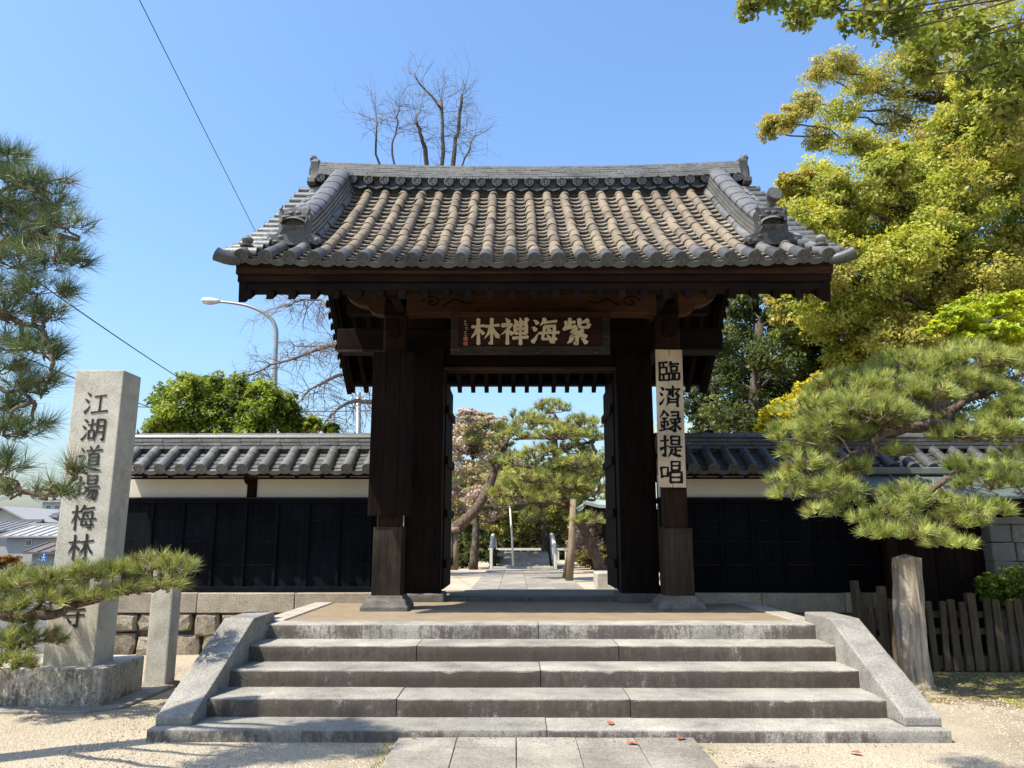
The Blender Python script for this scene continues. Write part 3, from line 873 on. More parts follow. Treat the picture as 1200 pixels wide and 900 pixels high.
# rafters, eave boards, purlins, barge boards
RS = 0.258
nr = 27
raf = {}
for back in (False, True):
    prof = []
    for s in [0, .15, .3, .45, .6, .75, .9, 1.0]:
        p, T, Nn = roof_pt(s, 0, -0.085 - 0.23*(1-s)**2, back)
        prof.append(((p.y, p.z), Nn))
    # a rafter follows the boards: top line and bottom line
    topl = [q for q, _ in prof]
    if not back: topl[0] = (8.50, 4.44)
    else: topl[0] = (2*YM-8.50, 4.44)
    botl = [(y - n_.y*0.0, z - 0.115) for (y, z), (_, n_) in zip(topl, prof)]
    me = MB().prism(topl + botl[::-1], -0.042, 0.042, 'x').mesh('rafter', (0, YM, 5.0), 0.006)
    for i in range(nr):
        x = (i-(nr-1)/2)*RS
        link('rafter', me, M['timber_y'], gate, (GX+x, YM, 5.0))
for back in (False, True):
    f = (lambda y: 2*YM-y) if back else (lambda y: y)
    def slab(y0, y1, z0, z1, hw, name, mat):
        a, b = sorted((f(y0), f(y1)))
        gp(MB().box((GX-hw, a, z0), (GX+hw, b, z1)), name, mat, (GX, (a+b)/2, z0), bevel=0.006)
    slab(8.455, 8.66, 4.625, 4.715, 3.50, 'eave_board', M['fascia'])
    slab(8.475, 8.66, 4.535, 4.622, 3.48, 'middle_eave_board', M['timber_x'])
    slab(8.505, 8.70, 4.445, 4.532, 3.42, 'lower_eave_board', M['timber_x'])
    p, _, _ = roof_pt((YF-S_EAVE[0])/(YM-S_EAVE[0]), 0, -0.36)
    slab(YF-0.11, YF+0.11, p.z-0.2, p.z-0.02, 3.15, 'purlin', M['timber_x'])
gp(MB().box((GX-3.15, YM-0.12, 6.5), (GX+3.15, YM+0.12, 6.74)), 'ridge_beam', M['timber_x'], (GX, YM, 6.5), bevel=0.01)
for sg in (-1, 1):
    for back in (False, True):
        top, bot = [], []
        for i in range(13):
            s = i/12
            p, T, Nn = roof_pt(s, 3.42, -0.09, back)
            h = 0.30 + 0.10*(1-s)**3
            top.append((p.y, p.z)); bot.append((p.y + (0.05 if not back else -0.05)*(1-s), p.z-h))
        x = GX+sg*3.42
        gp(MB().prism(top + bot[::-1], x-0.045, x+0.045, 'x'), 'barge_board', M['timber_y'], (x, YM, 5.5), bevel=0.006)

# ---- tiles
def rot_cols(X, Y_, Z):
    return Matrix((X, Y_, Z)).transposed()
def round_tile_mesh(name, r0, r1, L, th=0.016, n=9, lip=True):
    """half-round cover tile: local y up the slope, z out; the low end is wider and laps the next"""
    vs, fs = [], []
    ys_ = [0, 0.0, L]
    for y, ro, ri in ((0, r0, r0-th), (L, r1, r1-th)):
        for r in (ro, ri):
            for k in range(n+1):
                a = math.pi*k/n
                vs.append((r*math.cos(a), y, r*math.sin(a)*1.02 + 0.012))
    W = n+1
    for k in range(n):
        fs.append((k, k+1, 2*W+k+1, 2*W+k))           # outside
        fs.append((W+k, 3*W+k, 3*W+k+1, W+k+1))       # inside
        fs.append((k, W+k, W+k+1, k+1))               # low end
    me = MB().add(vs, fs).mesh(name, smooth=R(40))
    return me
def flat_tile_mesh(name, w, L, sag=0.034, th=0.02, n=5, drop=0.0, lift=0.022):
    vs, fs = [], []
    for y, zb in ((0, lift), (L, 0.0)):
        for lay in (0, -th):
            for k in range(n+1):
                u = 2*k/n-1
                vs.append((u*w/2, y, sag*(u*u) + zb + lay - (drop*(1-0.5*u*u) if (drop and lay and y == 0) else 0)))
    W = n+1
    for k in range(n):
        fs.append((k, k+1, 2*W+k+1, 2*W+k))
        fs.append((k, W+k, W+k+1, k+1))
        fs.append((W+k, 3*W+k, 3*W+k+1, W+k+1))
    fs.append((0, 2*W, 3*W, W)); fs.append((n, W+n, 3*W+n, 2*W+n))
    return MB().add(vs, fs).mesh(name)
def eave_disc_mesh(name, r, L=0.30):
    """round eave tile closed by a disc with a raised rim and a comma crest"""
    b = MB()
    n = 18
    prof = [(r, 0.0), (r, -0.012), (r*0.80, -0.014), (r*0.76, -0.004), (0.001, -0.003)]
    vs, fs = [], []
    for q, y in prof:
        for k in range(n):
            a = 2*math.pi*k/n
            vs.append((q*math.cos(a), y, q*math.sin(a) + 0.012))
    for i in range(len(prof)-1):
        for k in range(n):
            k2 = (k+1) % n
            fs.append((i*n+k, i*n+k2, (i+1)*n+k2, (i+1)*n+k))
    b.add(vs, fs)
    for t in range(3):           # three commas
        a0 = t*2.094
        pts = [(r*0.42*math.cos(a0+q*0.32)*(1-q*0.02), -0.006, 0.012+r*0.42*math.sin(a0+q*0.32)) for q in range(5)]
        b.tube(pts, [r*0.16, r*0.15, r*0.11, r*0.07, r*0.03], 5)
    vs, fs = [], []
    for y in (0.0, L):
        for k in range(n//2+1):
            a = math.pi*k/(n//2)
            vs.append((r*0.97*math.cos(a), y, r*0.97*math.sin(a)+0.012))
    W = n//2+1
    for k in range(n//2):
        fs.append((k, k+1, W+k+1, W+k))
    b.add(vs, fs)
    return b.mesh(name, smooth=R(35))
TS = 0.284                                  # spacing of the tile columns
NC = 25
RISE = 12
rt_brown = round_tile_mesh('round_tile', 0.0745, 0.0675, LEN/RISE*1.12)
rt_grey = rt_brown.copy()
rt_brown.materials.append(M['tile_brown']); rt_grey.materials.append(M['tile'])
fl = flat_tile_mesh('flat_tile', TS-0.05, 0.27, sag=0.04, th=0.022, lift=0.05)
fl.materials.append(M['tile_flat'])
ed = eave_disc_mesh('eave_tile', 0.085)
ed.materials.append(M['tile_dark'])
pend = flat_tile_mesh('eave_pendant', TS-0.03, 0.26, drop=0.05)
pend.materials.append(M['tile_dark'])
random.seed(21)
def on_roof(name, me, s, x, off, parent=roof, wob=0.0, back=False, tilt=0.0):
    p, T, Nn = roof_pt(s, x, off, back)
    X = Vector((1, 0, 0))
    if wob:
        a = random.uniform(-wob, wob)
        X = (X + T*a).normalized(); T2 = (T - Vector((1,0,0))*a).normalized()
    else: T2 = T
    p = p + Vector((random.uniform(-1, 1)*wob*0.12, 0, 0)) + Nn*random.uniform(-1, 1)*wob*0.08
    Rm = rot_cols(X, T2, X.cross(T2))
    return link(name, me, None, parent, p, Rm)
for c in range(NC):
    x = (c-12)*TS
    grey = c in (0, 1, 2, 22, 23, 24)
    on_roof('eave_tile', ed, -0.012, x, 0.055, wob=0.01)
    for k in range(RISE):
        s = 0.0 + (k+ (0.55 if k == 0 else 0.0))/RISE
        me = rt_grey if (grey or (k == 0)) else rt_brown
        on_roof('round_tile', me, s, x, 0.05, wob=0.06)
    if c < NC-1:
        on_roof('eave_pendant', pend, -0.014, x+TS/2, 0.012, wob=0.01)
# flat tiles: the nearest rows single, the rest of the same geometry in one part
ROWS = 20
fv = np.array([v.co[:] for v in fl.vertices]); 
ff = [tuple(p.vertices) for p in fl.polygons]
rest = MB()
cnt = 0
for k in range(ROWS):
    s = 0.012 + k/ROWS*0.985
    for c in range(NC-1):
        x = (c-11.5)*TS
        if cnt < 288:
            on_roof('flat_tile', fl, s, x, 0.006, wob=0.045); cnt += 1
        else:
            p, T, Nn = roof_pt(s, x, 0.006)
            p = p + Nn*random.uniform(-0.003, 0.003) + T*random.uniform(-0.006, 0.006)
            rest.add([p + Vector((v[0], 0, 0)) + T*v[1] + Nn*v[2] for v in fv], ff)
o = rest.build('upper_flat_tiles', M['tile_flat'], roof, fixn=False); o['kind'] = 'stuff'
# back slope
bk = MB()
for c in range(NC):
    x = (c-12)*TS
    bk.tube([roof_pt(i/8, x, 0.05, True)[0] for i in range(9)], 0.08, 8)
o = bk.build('back_slope_tiles', M['tile'], roof); o['kind'] = 'stuff'
# gable edge tiles: short round tiles lying across the slope, with a disc outwards
side = round_tile_mesh('gable_tile', 0.075, 0.07, 0.36)
side.materials.append(M['tile'])
sdisc = eave_disc_mesh('gable_disc', 0.078, 0.05); sdisc.materials.append(M['tile_dark'])
for sg in (-1, 1):
    for back in (False, True):
        for k in range(14):
            s = 0.035 + k/14.5
            p, T, Nn = roof_pt(s, sg*3.4, 0.075, back)
            yl = Vector((-sg, 0, 0.0))
            X = yl.cross(Nn)
            p0 = p + Vector((sg*0.22, 0, -0.02))
            a = link('gable_tile', side, None, roof, p0, rot_cols(X, yl, Nn))
            link('gable_disc', sdisc, None, roof, p0 + Vector((sg*0.003,0,0)), rot_cols(X, yl, Nn))
    # sweeping corner tile at each front corner with its small knob
    p, T, Nn = roof_pt(-0.015, sg*3.41, 0.05)
    pts = [p + Vector((sg*a, b, c)) for a, b, c in ((0.03,0.06,-0.02),(0.10,0.02,-0.02),(0.17,-0.01,-0.01),(0.23,-0.03,0.01),(0.275,-0.04,0.03))]
    MB().tube(pts, [0.055,0.07,0.075,0.078,0.085], 12).build('corner_tile', M['tile_dark'], roof, p, smooth=R(40))
    q, _, n2 = roof_pt(0.055, sg*3.41, 0.13)
    kn = MB()
    kn.lathe([(0.075,0.0),(0.085,0.015),(0.05,0.03),(0.04,0.045),(0.062,0.065),(0.07,0.095),(0.05,0.125),(0.012,0.15)], q, 12)
    kn.build('corner_knob', M['tile'], roof, q, smooth=R(40))

# ---- ridge of stacked tiles, sagging in the middle
RH = 3.37
def rz(x): return 6.99 + 0.09*abs(x/RH)**2.2
rdg = MB()
for i in range(20):
    a, b = -RH+0.02 + i*(2*RH-0.04)/20, -RH+0.02 + (i+1)*(2*RH-0.04)/20
    za, zb = rz(a), rz(b)
    vs = [(GX+x, YM+y, z) for x, zz in ((a, za), (b, zb)) for y, z in ((-0.16, zz-0.10), (0.16, zz-0.10), (0.16, zz+0.42), (-0.16, zz+0.42))]
    rdg.add(vs, [(0,1,2,3),(7,6,5,4),(0,4,5,1),(1,5,6,2),(2,6,7,3),(3,7,4,0)])
ridge = rdg.build('ridge', M['tile_dark'], roof, (GX, YM, 7.0))
dm = eave_disc_mesh('ridge_disc', 0.075, 0.2); dm.materials.append(M['tile_dark'])
nd = 27
for i in range(nd):
    x = -RH+0.06 + i*(2*RH-0.12)/(nd-1)
    link('ridge_disc', dm, None, ridge, (GX+x, YM-0.30, rz(x)+0.105))
gm = MB()
for i in range(nd-1):
    x = -RH+0.06 + (i+0.5)*(2*RH-0.12)/(nd-1)
    z = rz(x)
    gm.add([(GX+x-0.10, YM-0.285, z+0.03),(GX+x, YM-0.285, z+0.005),(GX+x+0.10, YM-0.285, z+0.03),(GX+x+0.10, YM-0.16, z+0.06),(GX+x, YM-0.16, z+0.04),(GX+x-0.10, YM-0.16, z+0.06),
            (GX+x-0.10, YM-0.285, z-0.0),(GX+x, YM-0.285, z-0.03),(GX+x+0.10, YM-0.285, z-0.0)],
           [(0,1,4,5),(1,2,3,4),(0,6,7,1),(1,7,8,2)])
gm.build('ridge_gutter_tiles', M['tile_dark'], ridge)['kind'] = 'stuff'
random.seed(31)
crs = MB()
for k in range(6):
    zo = 0.195 + k*0.043
    half = 0.265 - 0.014*k
    x = -RH + random.uniform(-0.2, 0)
    while x < RH:
        L = 0.27*random.uniform(0.94, 1.05)
        a, b = max(x, -RH)+0.002, min(x+L, RH)-0.002
        if b-a > 0.02:
            h = half + random.uniform(-0.006, 0.006)
            for y0, y1 in ((-h, h),):
                vs = [(GX+xx, YM+y, rz(xx)+zo+dz+random.uniform(-0.003,0.003)) for xx in (a, b) for y, dz in ((y0,0),(y1,0),(y1,0.032),(y0,0.032))]
                crs.add(vs, [(0,1,2,3),(7,6,5,4),(0,4,5,1),(1,5,6,2),(2,6,7,3),(3,7,4,0)])
        x += L
o = crs.build('ridge_course_tiles', M['tile_ridge'], ridge, fixn=False); o['kind'] = 'stuff'
cap = MB()
x = -RH
while x < RH-0.05:
    b = min(x+0.33, RH)
    n = 8
    vs = []
    for xx, r in ((x, 0.125), (b, 0.115)):
        for k in range(n+1):
            a = math.pi*k/n
            vs.append((GX+xx, YM+r*math.cos(a)*1.2, rz(xx)+0.44+0.6*r*math.sin(a)))
    cap.add(vs, [(k, k+1, n+1+k+1, n+1+k) for k in range(n)])
    x = b
cap.build('ridge_cap_tiles', M['tile'], ridge, smooth=R(40))['kind'] = 'stuff'

def oni_parts(parent, p, sc, horn, xdir=(1,0,0), out=(0,-1,0)):
    """ridge-end tile: shaped plate with feet scrolls, brow, cheeks, nose and fangs; horn = round tile on top"""
    X, O_ = Vector(xdir), Vector(out)
    U = Vector((0,0,1))
    def W3(a, o_, u): return Vector(p) + (X*a + O_*o_ + U*u)*sc
    b = MB()
    half = [(0,0.0),(0.24,0.0),(0.30,0.03),(0.40,0.00),(0.47,0.05),(0.46,0.14),(0.38,0.17),(0.32,0.13),(0.28,0.20),(0.26,0.42),(0.28,0.58),(0.25,0.64),(0.15,0.66),(0,0.68)]
    out2 = half + [(-a, u) for a, u in half[-2:0:-1]]
    n = len(out2)
    vs = [W3(a, 0.10, u) for a, u in out2] + [W3(a, -0.05, u) for a, u in out2]
    ctr1 = len(vs); vs.append(W3(0, 0.13, 0.33)); vs.append(W3(0, -0.05, 0.33))
    fs = []
    for i in range(n):
        j = (i+1) % n
        fs += [(i, j, ctr1), (j, i, i+n, j+n), (j+n, i+n, ctr1+1)]
    b.add(vs, fs)
    r = b
    def blob(a, u, ra, ru, d):
        prof = [(1.0, 0.0), (0.85, 0.5), (0.5, 0.85), (0.05, 1.0)]
        vs, fs = [], []
        for q, h in prof:
            for k in range(10):
                t = 2*math.pi*k/10
                vs.append(W3(a+ra*q*math.cos(t), 0.085+d*0.7*h, u+ru*q*math.sin(t)))
        for i in range(3):
            for k in range(10):
                k2 = (k+1) % 10
                fs.append((i*10+k, i*10+k2, i*10+10+k2, i*10+10+k))
        fs.append(tuple(30+k for k in range(10)))
        r.add(vs, fs)
    for sg in (-1, 1):
        blob(sg*0.11, 0.40, 0.07, 0.05, 0.08)      # eyes
        blob(sg*0.13, 0.50, 0.12, 0.04, 0.10)      # brow
        blob(sg*0.15, 0.26, 0.08, 0.07, 0.07)      # cheek
        blob(sg*0.40, 0.085, 0.06, 0.06, 0.05)     # foot scroll
        blob(sg*0.20, 0.36, 0.05, 0.10, 0.06)
        blob(sg*0.06, 0.58, 0.07, 0.05, 0.07)
        blob(sg*0.22, 0.14, 0.07, 0.05, 0.06)
        blob(sg*0.31, 0.06, 0.07, 0.04, 0.05)
        r.tube([W3(sg*0.24, 0.09, 0.20), W3(sg*0.17, 0.13, 0.32), W3(sg*0.22, 0.11, 0.46), W3(sg*0.15, 0.12, 0.57)], [0.03*sc, 0.03*sc, 0.026*sc, 0.012*sc], 6)
        r.tube([W3(sg*0.20, 0.08, 0.56), W3(sg*0.25, 0.10, 0.66), W3(sg*0.22, 0.10, 0.74)], [0.035*sc, 0.03*sc, 0.008*sc], 6)
    blob(0, 0.32, 0.06, 0.08, 0.13)
    blob(0, 0.16, 0.15, 0.05, 0.05)
    r.build('ridge_end_tile', M['oni'], parent, p, smooth=R(30))
    if horn:
        h = MB().tube([W3(0, -0.10, 0.62), W3(0.03, -0.04, 0.74), W3(0.06, 0.04, 0.88)], [0.06*sc, 0.065*sc, 0.085*sc], 12)
        h.tube([W3(0.065, 0.03, 0.90), W3(0.075, 0.13, 0.93)], [0.125*sc, 0.13*sc], 16)
        h.build('horn_tile', M['oni'], parent, p, smooth=R(40))
# ends of the ridge
for sg in (-1, 1):
    x = GX+sg*(RH+0.05)
    oni_parts(ridge, (x, YM, rz(RH)-0.03), 0.80, False, (0, sg, 0), (sg, 0, 0))
    pts = [(x-sg*0.05, YM, rz(RH)+0.47), (x+sg*0.04, YM, rz(RH)+0.51), (x+sg*0.11, YM, rz(RH)+0.60)]
    MB().tube(pts, [0.06, 0.06, 0.065], 12).build('horn_tile', M['oni'], ridge, pts[0], smooth=R(40))
    # descending ridges
    XD = sg*2.98
    s_lo, s_hi = 0.20, 0.975
    body = MB(); cor = MB(); capm = MB()
    NQ = 16
    def sec(s, half, z0, z1):
        p, T, Nn = roof_pt(s, XD, 0)
        return [p + Vector((-half,0,0)) + Nn*z0, p + Vector((half,0,0)) + Nn*z0, p + Vector((half,0,0)) + Nn*z1, p + Vector((-half,0,0)) + Nn*z1]
    bx = [(0,1,2,3),(7,6,5,4),(0,4,5,1),(1,5,6,2),(2,6,7,3),(3,7,4,0)]
    for i in range(NQ):
        s0, s1 = s_lo+(s_hi-s_lo)*i/NQ, s_lo+(s_hi-s_lo)*(i+1)/NQ
        body.add(sec(s0, 0.10, 0.0, 0.33) + sec(s1, 0.10, 0.0, 0.33), bx)
    for k in range(4):
        s = s_lo - random.uniform(0, 0.03)
        while s < s_hi:
            e_ = s+0.075
            a_, b_ = max(s, s_lo)+0.0006, min(e_, s_hi)-0.0006
            h = 0.165 - 0.012*k
            if b_ > a_: cor.add(sec(a_, h, 0.14+k*0.05, 0.176+k*0.05) + sec(b_, h, 0.14+k*0.05, 0.176+k*0.05), bx)
            s = e_
    s = s_lo-0.005
    while s < s_hi-0.01:
        e_ = min(s+0.085, s_hi)
        vs = []
        for ss, r in ((s, 0.135), (e_, 0.125)):
            p, T, Nn = roof_pt(ss, XD, 0.335)
            for k in range(10):
                a = math.pi*k/9
                vs.append(p + Vector((r*math.cos(a)*1.15, 0, 0)) + Nn*(0.62*r*math.sin(a)))
        capm.add(vs, [(k, k+1, 10+k+1, 10+k) for k in range(9)])
        s = e_
    dr = body.build('descending_ridge', M['tile_dark'], roof, roof_pt(0.5, XD)[0])
    cor.build('course_tiles', M['tile_ridge'], dr, fixn=False)['kind'] = 'stuff'
    capm.build('cap_tiles', M['tile'], dr, smooth=R(35))['kind'] = 'stuff'
    p, T, Nn = roof_pt(s_lo-0.005, XD, 0.05)
    oni_parts(dr, p + Vector((0, -0.02, 0.0)), 0.72, sg > 0)
# ------------------------------------------------------------------ plaque and boards hung on the gate
def place_char(key, size, width, c, X, U, O_, mat, parent, depth=0.004, seed=1, sx=1.0):
    """c = centre on the sheet; X right, U up, O_ out"""
    me = brush(key, size, width, depth, seed).mesh('character', (size/2, size/2, 0), fixn=False)
    Rm = Matrix((Vector(X)*sx, Vector(U), Vector(O_))).transposed()
    return link('character', me, mat, parent, c, Rm)

py_ = YF-0.34
pq = thing('name_plaque', (GX-0.02, py_, 3.98), 'wide dark wooden plaque with four pale brush characters under the gate beam', 'plaque')
tilt = R(8)
U = Vector((0, -math.sin(tilt), math.cos(tilt))); O_ = Vector((0, -math.cos(tilt), -math.sin(tilt))); X = Vector((1,0,0))
pc0 = Vector((GX-0.02, py_, 4.275))
def pw(a, u, o_): return pc0 + X*a + U*u + O_*o_
def pbox(name, a0, a1, u0, u1, o0, o1, mat, bevel=0.006):
    vs = [pw(a, u, o_) for o_ in (o0, o1) for a, u in ((a0,u0),(a1,u0),(a1,u1),(a0,u1))]
    return MB().add(vs, [(0,1,2,3),(7,6,5,4),(0,4,5,1),(1,5,6,2),(2,6,7,3),(3,7,4,0)]).build(name, mat, pq, bevel=bevel)
pbox('panel', -0.98, 0.98, -0.24, 0.24, -0.03, 0.0, M['plaque'])
pbox('frame_rail', -1.06, 1.06, 0.205, 0.275, -0.04, 0.03, M['fascia'])
pbox('frame_rail', -1.06, 1.06, -0.30, -0.185, -0.04, 0.03, M['plaqueframe'])
pbox('frame_stile', -1.06, -0.955, -0.184, 0.204, -0.04, 0.03, M['plaqueframe'])
pbox('frame_stile', 0.955, 1.06, -0.184, 0.204, -0.04, 0.03, M['plaqueframe'])
for key, a, s_, w_ in (('murasaki', 0.62, 0.36, 14), ('umi', 0.195, 0.36, 13), ('zen', -0.215, 0.36, 13), ('hayashi', -0.60, 0.36, 13)):
    place_char(key, s_, w_, pw(a, 0.012, 0.002), X, U, O_, M['gold'], pq, 0.012, hash(key) % 97 if False else len(key), 1.06)
sg_ = MB()
rr = random.Random(4)
for k in range(9):
    u = 0.15-k*0.028
    for q in range(2):
        a = -0.865+rr.uniform(-0.02, 0.006)
        p0, p1 = pw(a, u+rr.uniform(-0.008,0.008), 0.003), pw(a+rr.uniform(0.012,0.03), u+rr.uniform(-0.008,0.008), 0.003)
        sg_.tube([p0, p1], 0.0035, 4)
sg_.build('signature', M['gold'], pq)
pbox('seal', -0.89, -0.835, -0.115, -0.062, 0.0005, 0.003, M['seal'], 0)
pbox('seal', -0.89, -0.835, -0.18, -0.127, 0.0005, 0.003, M['seal'], 0)
for a in (-0.7, 0.7):
    MB().tube([pw(a, 0.27, -0.01), (GX+a, YF-0.12, 4.66)], 0.012, 6).build('hook', M['wire'], pq)
rag = MB()
for k in range(44):
    a = -0.86 + k*0.04 + rr.uniform(-0.012, 0.012)
    if rr.random() < 0.5:
        vs = [pw(a+da, -0.262+du*rr.uniform(0.5,1.1), 0.0315) for da, du in ((-0.014,-0.011),(0.014,-0.011),(0.008,0.012),(-0.006,0.012))]
        rag.add(vs, [(0,1,2,3)])
rag.build('worn_pattern', M['cladding'], pq, fixn=False)['kind'] = 'stuff'

# pale board with five characters on the right post
bx0 = GX+HW-0.045
bw, bz0, bz1, by = 0.355, 2.23, 4.06, YF-0.225
sb = thing('sign_board', (bx0, by, bz0), 'tall pale wooden board with five black brush characters on the right post', 'sign')
tl = R(0.8)
Rm = Matrix.Rotation(tl, 3, 'Y')
nb = MB().box((bx0-bw/2, by-0.016, bz0), (bx0+bw/2, by+0.016, bz1), rot=Rm)
nb.build('board', M['signwood'], sb, bevel=0.003)
cb = Vector((bx0, by-0.0165, (bz0+bz1)/2))
Xb, Ub, Ob = Rm @ Vector((1,0,0)), Rm @ Vector((0,0,1)), Vector((0,-1,0))
for i, key in enumerate(('rin', 'sai', 'roku', 'tei', 'sho')):
    place_char(key, 0.29, 12.0, cb + Ub*(0.615-0.333*i) + Xb*(-0.008), Xb, Ub, Ob, M['ink'], sb, 0.0025, i+3, 1.0)
ck = MB()
for u0, u1 in ((0.915, 0.80), (-0.915, -0.86)):
    ck.tube([cb + Ub*u0 + Ob*0.0006, cb + Ub*(u0+u1)/2 + Xb*0.006 + Ob*0.0006, cb + Ub*u1 - Xb*0.003 + Ob*0.0006], [0.006, 0.004, 0.001], 4)
ck.build('split', M['ink'], sb)
MB().box((bx0-0.012, by+0.016, 3.95), (bx0+0.012, by+0.08, 3.975)).build('peg', M['timber'], sb)

# old blackened board on the left post
ox = GX-HW+0.02
ob = thing('old_board', (ox, by, 1.86), 'broad blackened old wooden board on the left front post', 'sign')
bd = MB()
for k, (a, b) in enumerate(((-0.275, -0.092), (-0.09, 0.09), (0.092, 0.275))):
    bd = MB().box((ox+a, by-0.02, 1.87+random.uniform(-0.01,0.01)), (ox+b, by+0.02, 4.03))
    bd.build('board', M['oldboard'], ob, bevel=0.005)
for z in (2.1, 3.8):
    MB().box((ox-0.26, by+0.021, z), (ox+0.26, by+0.06, z+0.08)).build('batten', M['timber_x'], ob, bevel=0.005)
# ------------------------------------------------------------------ boundary walls beside the gate
WY = 11.30                     # middle of the wall
def wall_roof(parent, x0, x1, zt, mat_round, mat_flat, mat_ridge, ncols_step=0.273, singles=True):
    """two-sided tiled coping: zt = ridge top; eave at WY-0.62"""
    ze, zr = zt-0.60, zt-0.22
    ye = WY-0.60
    deck = MB()
    prof = [(ye+0.02, ze-0.045), (WY, zr-0.045), (2*WY-ye-0.02, ze-0.045), (2*WY-ye-0.02, ze-0.085), (WY, zr-0.10), (ye+0.02, ze-0.085)]
    deck.prism(prof, x0, x1, 'x')
    rf = deck.build('coping_roof', M['timber_x'], parent, ((x0+x1)/2, WY, ze))
    T = Vector((0, WY-ye, zr-ze)).normalized(); Nn = Vector((0, -T.z, T.y)); X = Vector((1,0,0))
    L = math.hypot(WY-ye, zr-ze)
    n = int((x1-x0)/ncols_step)
    xs = [x0 + (i+0.5)*(x1-x0)/n for i in range(n)]
    st = (x1-x0)/n
    rm = round_tile_mesh('round_tile', 0.078, 0.070, 0.30); rm.materials.append(mat_round)
    dm_ = eave_disc_mesh('eave_tile', 0.082, 0.2); dm_.materials.append(mat_round)
    fm = flat_tile_mesh('flat_tile', st-0.05, 0.22); fm.materials.append(mat_flat)
    pm = flat_tile_mesh('eave_pendant', st-0.03, 0.22, drop=0.045); pm.materials.append(mat_flat)
    Rm = rot_cols(X, T, Nn)
    def at(x, d, off): return Vector((x, ye, ze)) + T*d + Nn*off
    for i, x in enumerate(xs):
        j = random.uniform(-0.008, 0.008)
        link('eave_tile', dm_, None, rf, at(x+j, -0.02, 0.03), Rm)
        link('round_tile', rm, None, rf, at(x+j, 0.10, 0.028), Rm)
        link('round_tile', rm, None, rf, at(x+j, 0.37, 0.026), Rm)
        if i < n-1:
            xm = x+st/2
            link('eave_pendant', pm, None, rf, at(xm, -0.02, -0.02), Rm)
            for k in range(4):
                link('flat_tile', fm, None, rf, at(xm+random.uniform(-0.004,0.004), 0.06+k*0.125, -0.012), Rm)
    b = MB()
    for x in xs:
        p = at(x, 0, 0.02); q = at(x, L, 0.02)
        b.tube([(p.x, 2*WY-p.y, p.z), (q.x, 2*WY-q.y, q.z)], 0.076, 8)
    b.build('back_round_tiles', mat_round, rf)['kind'] = 'stuff'
    rd = MB().box((x0, WY-0.10, zr-0.09), (x1, WY+0.10, zt-0.05)).build('coping_ridge', mat_ridge, rf, ((x0+x1)/2, WY, zr))
    c = MB()
    for k in range(3):
        x = x0-random.uniform(0, 0.2)
        h = 0.20-0.018*k
        while x < x1:
            a, e = max(x, x0)+0.003, min(x+0.29, x1)-0.003
            if e-a > 0.03:
                c.box((a, WY-h, zr-0.03+k*0.055), (e, WY+h, zr+0.012+k*0.055), jit=0.003)
            x += 0.29
    c.build('ridge_course_tiles', mat_ridge, rd)['kind'] = 'stuff'
    c = MB()
    x = x0
    while x < x1-0.02:
        e = min(x+0.33, x1)
        vs = []
        for xx, r in ((x, 0.115), (e, 0.106)):
            for k in range(9):
                a = math.pi*k/8
                vs.append((xx, WY+r*1.3*math.cos(a), zt-0.075+r*0.75*math.sin(a)))
        c.add(vs, [(k, k+1, 9+k+1, 9+k) for k in range(8)])
        x = e
    c.build('ridge_cap_tiles', mat_ridge, rd, smooth=R(40))['kind'] = 'stuff'
    return rf

def rubble_wall(parent, x0, x1, y, h, seed, rows=2):
    """irregular fitted stones; each one of its own"""
    rr = random.Random(seed)
    zs = [-0.05] + [h*(k+1)/rows for k in range(rows)]
    levels = []
    for r in range(rows+1):
        xs, x = [x0], x0
        while x < x1-0.3:
            x += rr.uniform(0.26, 0.52)
            xs.append(min(x, x1))
        xs[-1] = x1
        levels.append(xs)
    for r in range(rows):
        xs = levels[r]
        for a, b in zip(xs[:-1], xs[1:]):
            z0 = zs[r]+ (rr.uniform(-0.05, 0.05) if r else 0); z1 = zs[r+1] + (rr.uniform(-0.03, 0.03) if r < rows-1 else 0)
            w_, h_ = b-a, z1-z0
            n = 8
            ol = []
            for (fx, fz) in ((0.06,0.0),(0.55,0.0),(0.95,0.05),(1.0,0.5),(0.94,0.96),(0.45,1.0),(0.05,0.95),(0.0,0.45)):
                ol.append((a+0.008+(w_-0.016)*fx+rr.uniform(-0.018,0.018), z0+0.006+(h_-0.012)*fz+rr.uniform(-0.012,0.012)))
            cx = sum(p[0] for p in ol)/n; cz = sum(p[1] for p in ol)/n
            d = rr.uniform(0.02, 0.06)
            vs = [(p[0], y+0.12, p[1]) for p in ol] + [(p[0], y+0.005, p[1]) for p in ol] + [(cx+(p[0]-cx)*0.8+rr.uniform(-.01,.01), y-d+rr.uniform(-0.015,0.015), cz+(p[1]-cz)*0.8) for p in ol] + [(cx+rr.uniform(-.04,.04), y-d-0.012, cz)]
            fs = []
            for i in range(n):
                j = (i+1) % n
                fs += [(i, j, n+j, n+i), (n+i, n+j, 2*n+j, 2*n+i), (2*n+i, 2*n+j, 3*n)]
            MB().add(vs, fs).build('stone', M['rubble'], parent, (cx, y, z0))

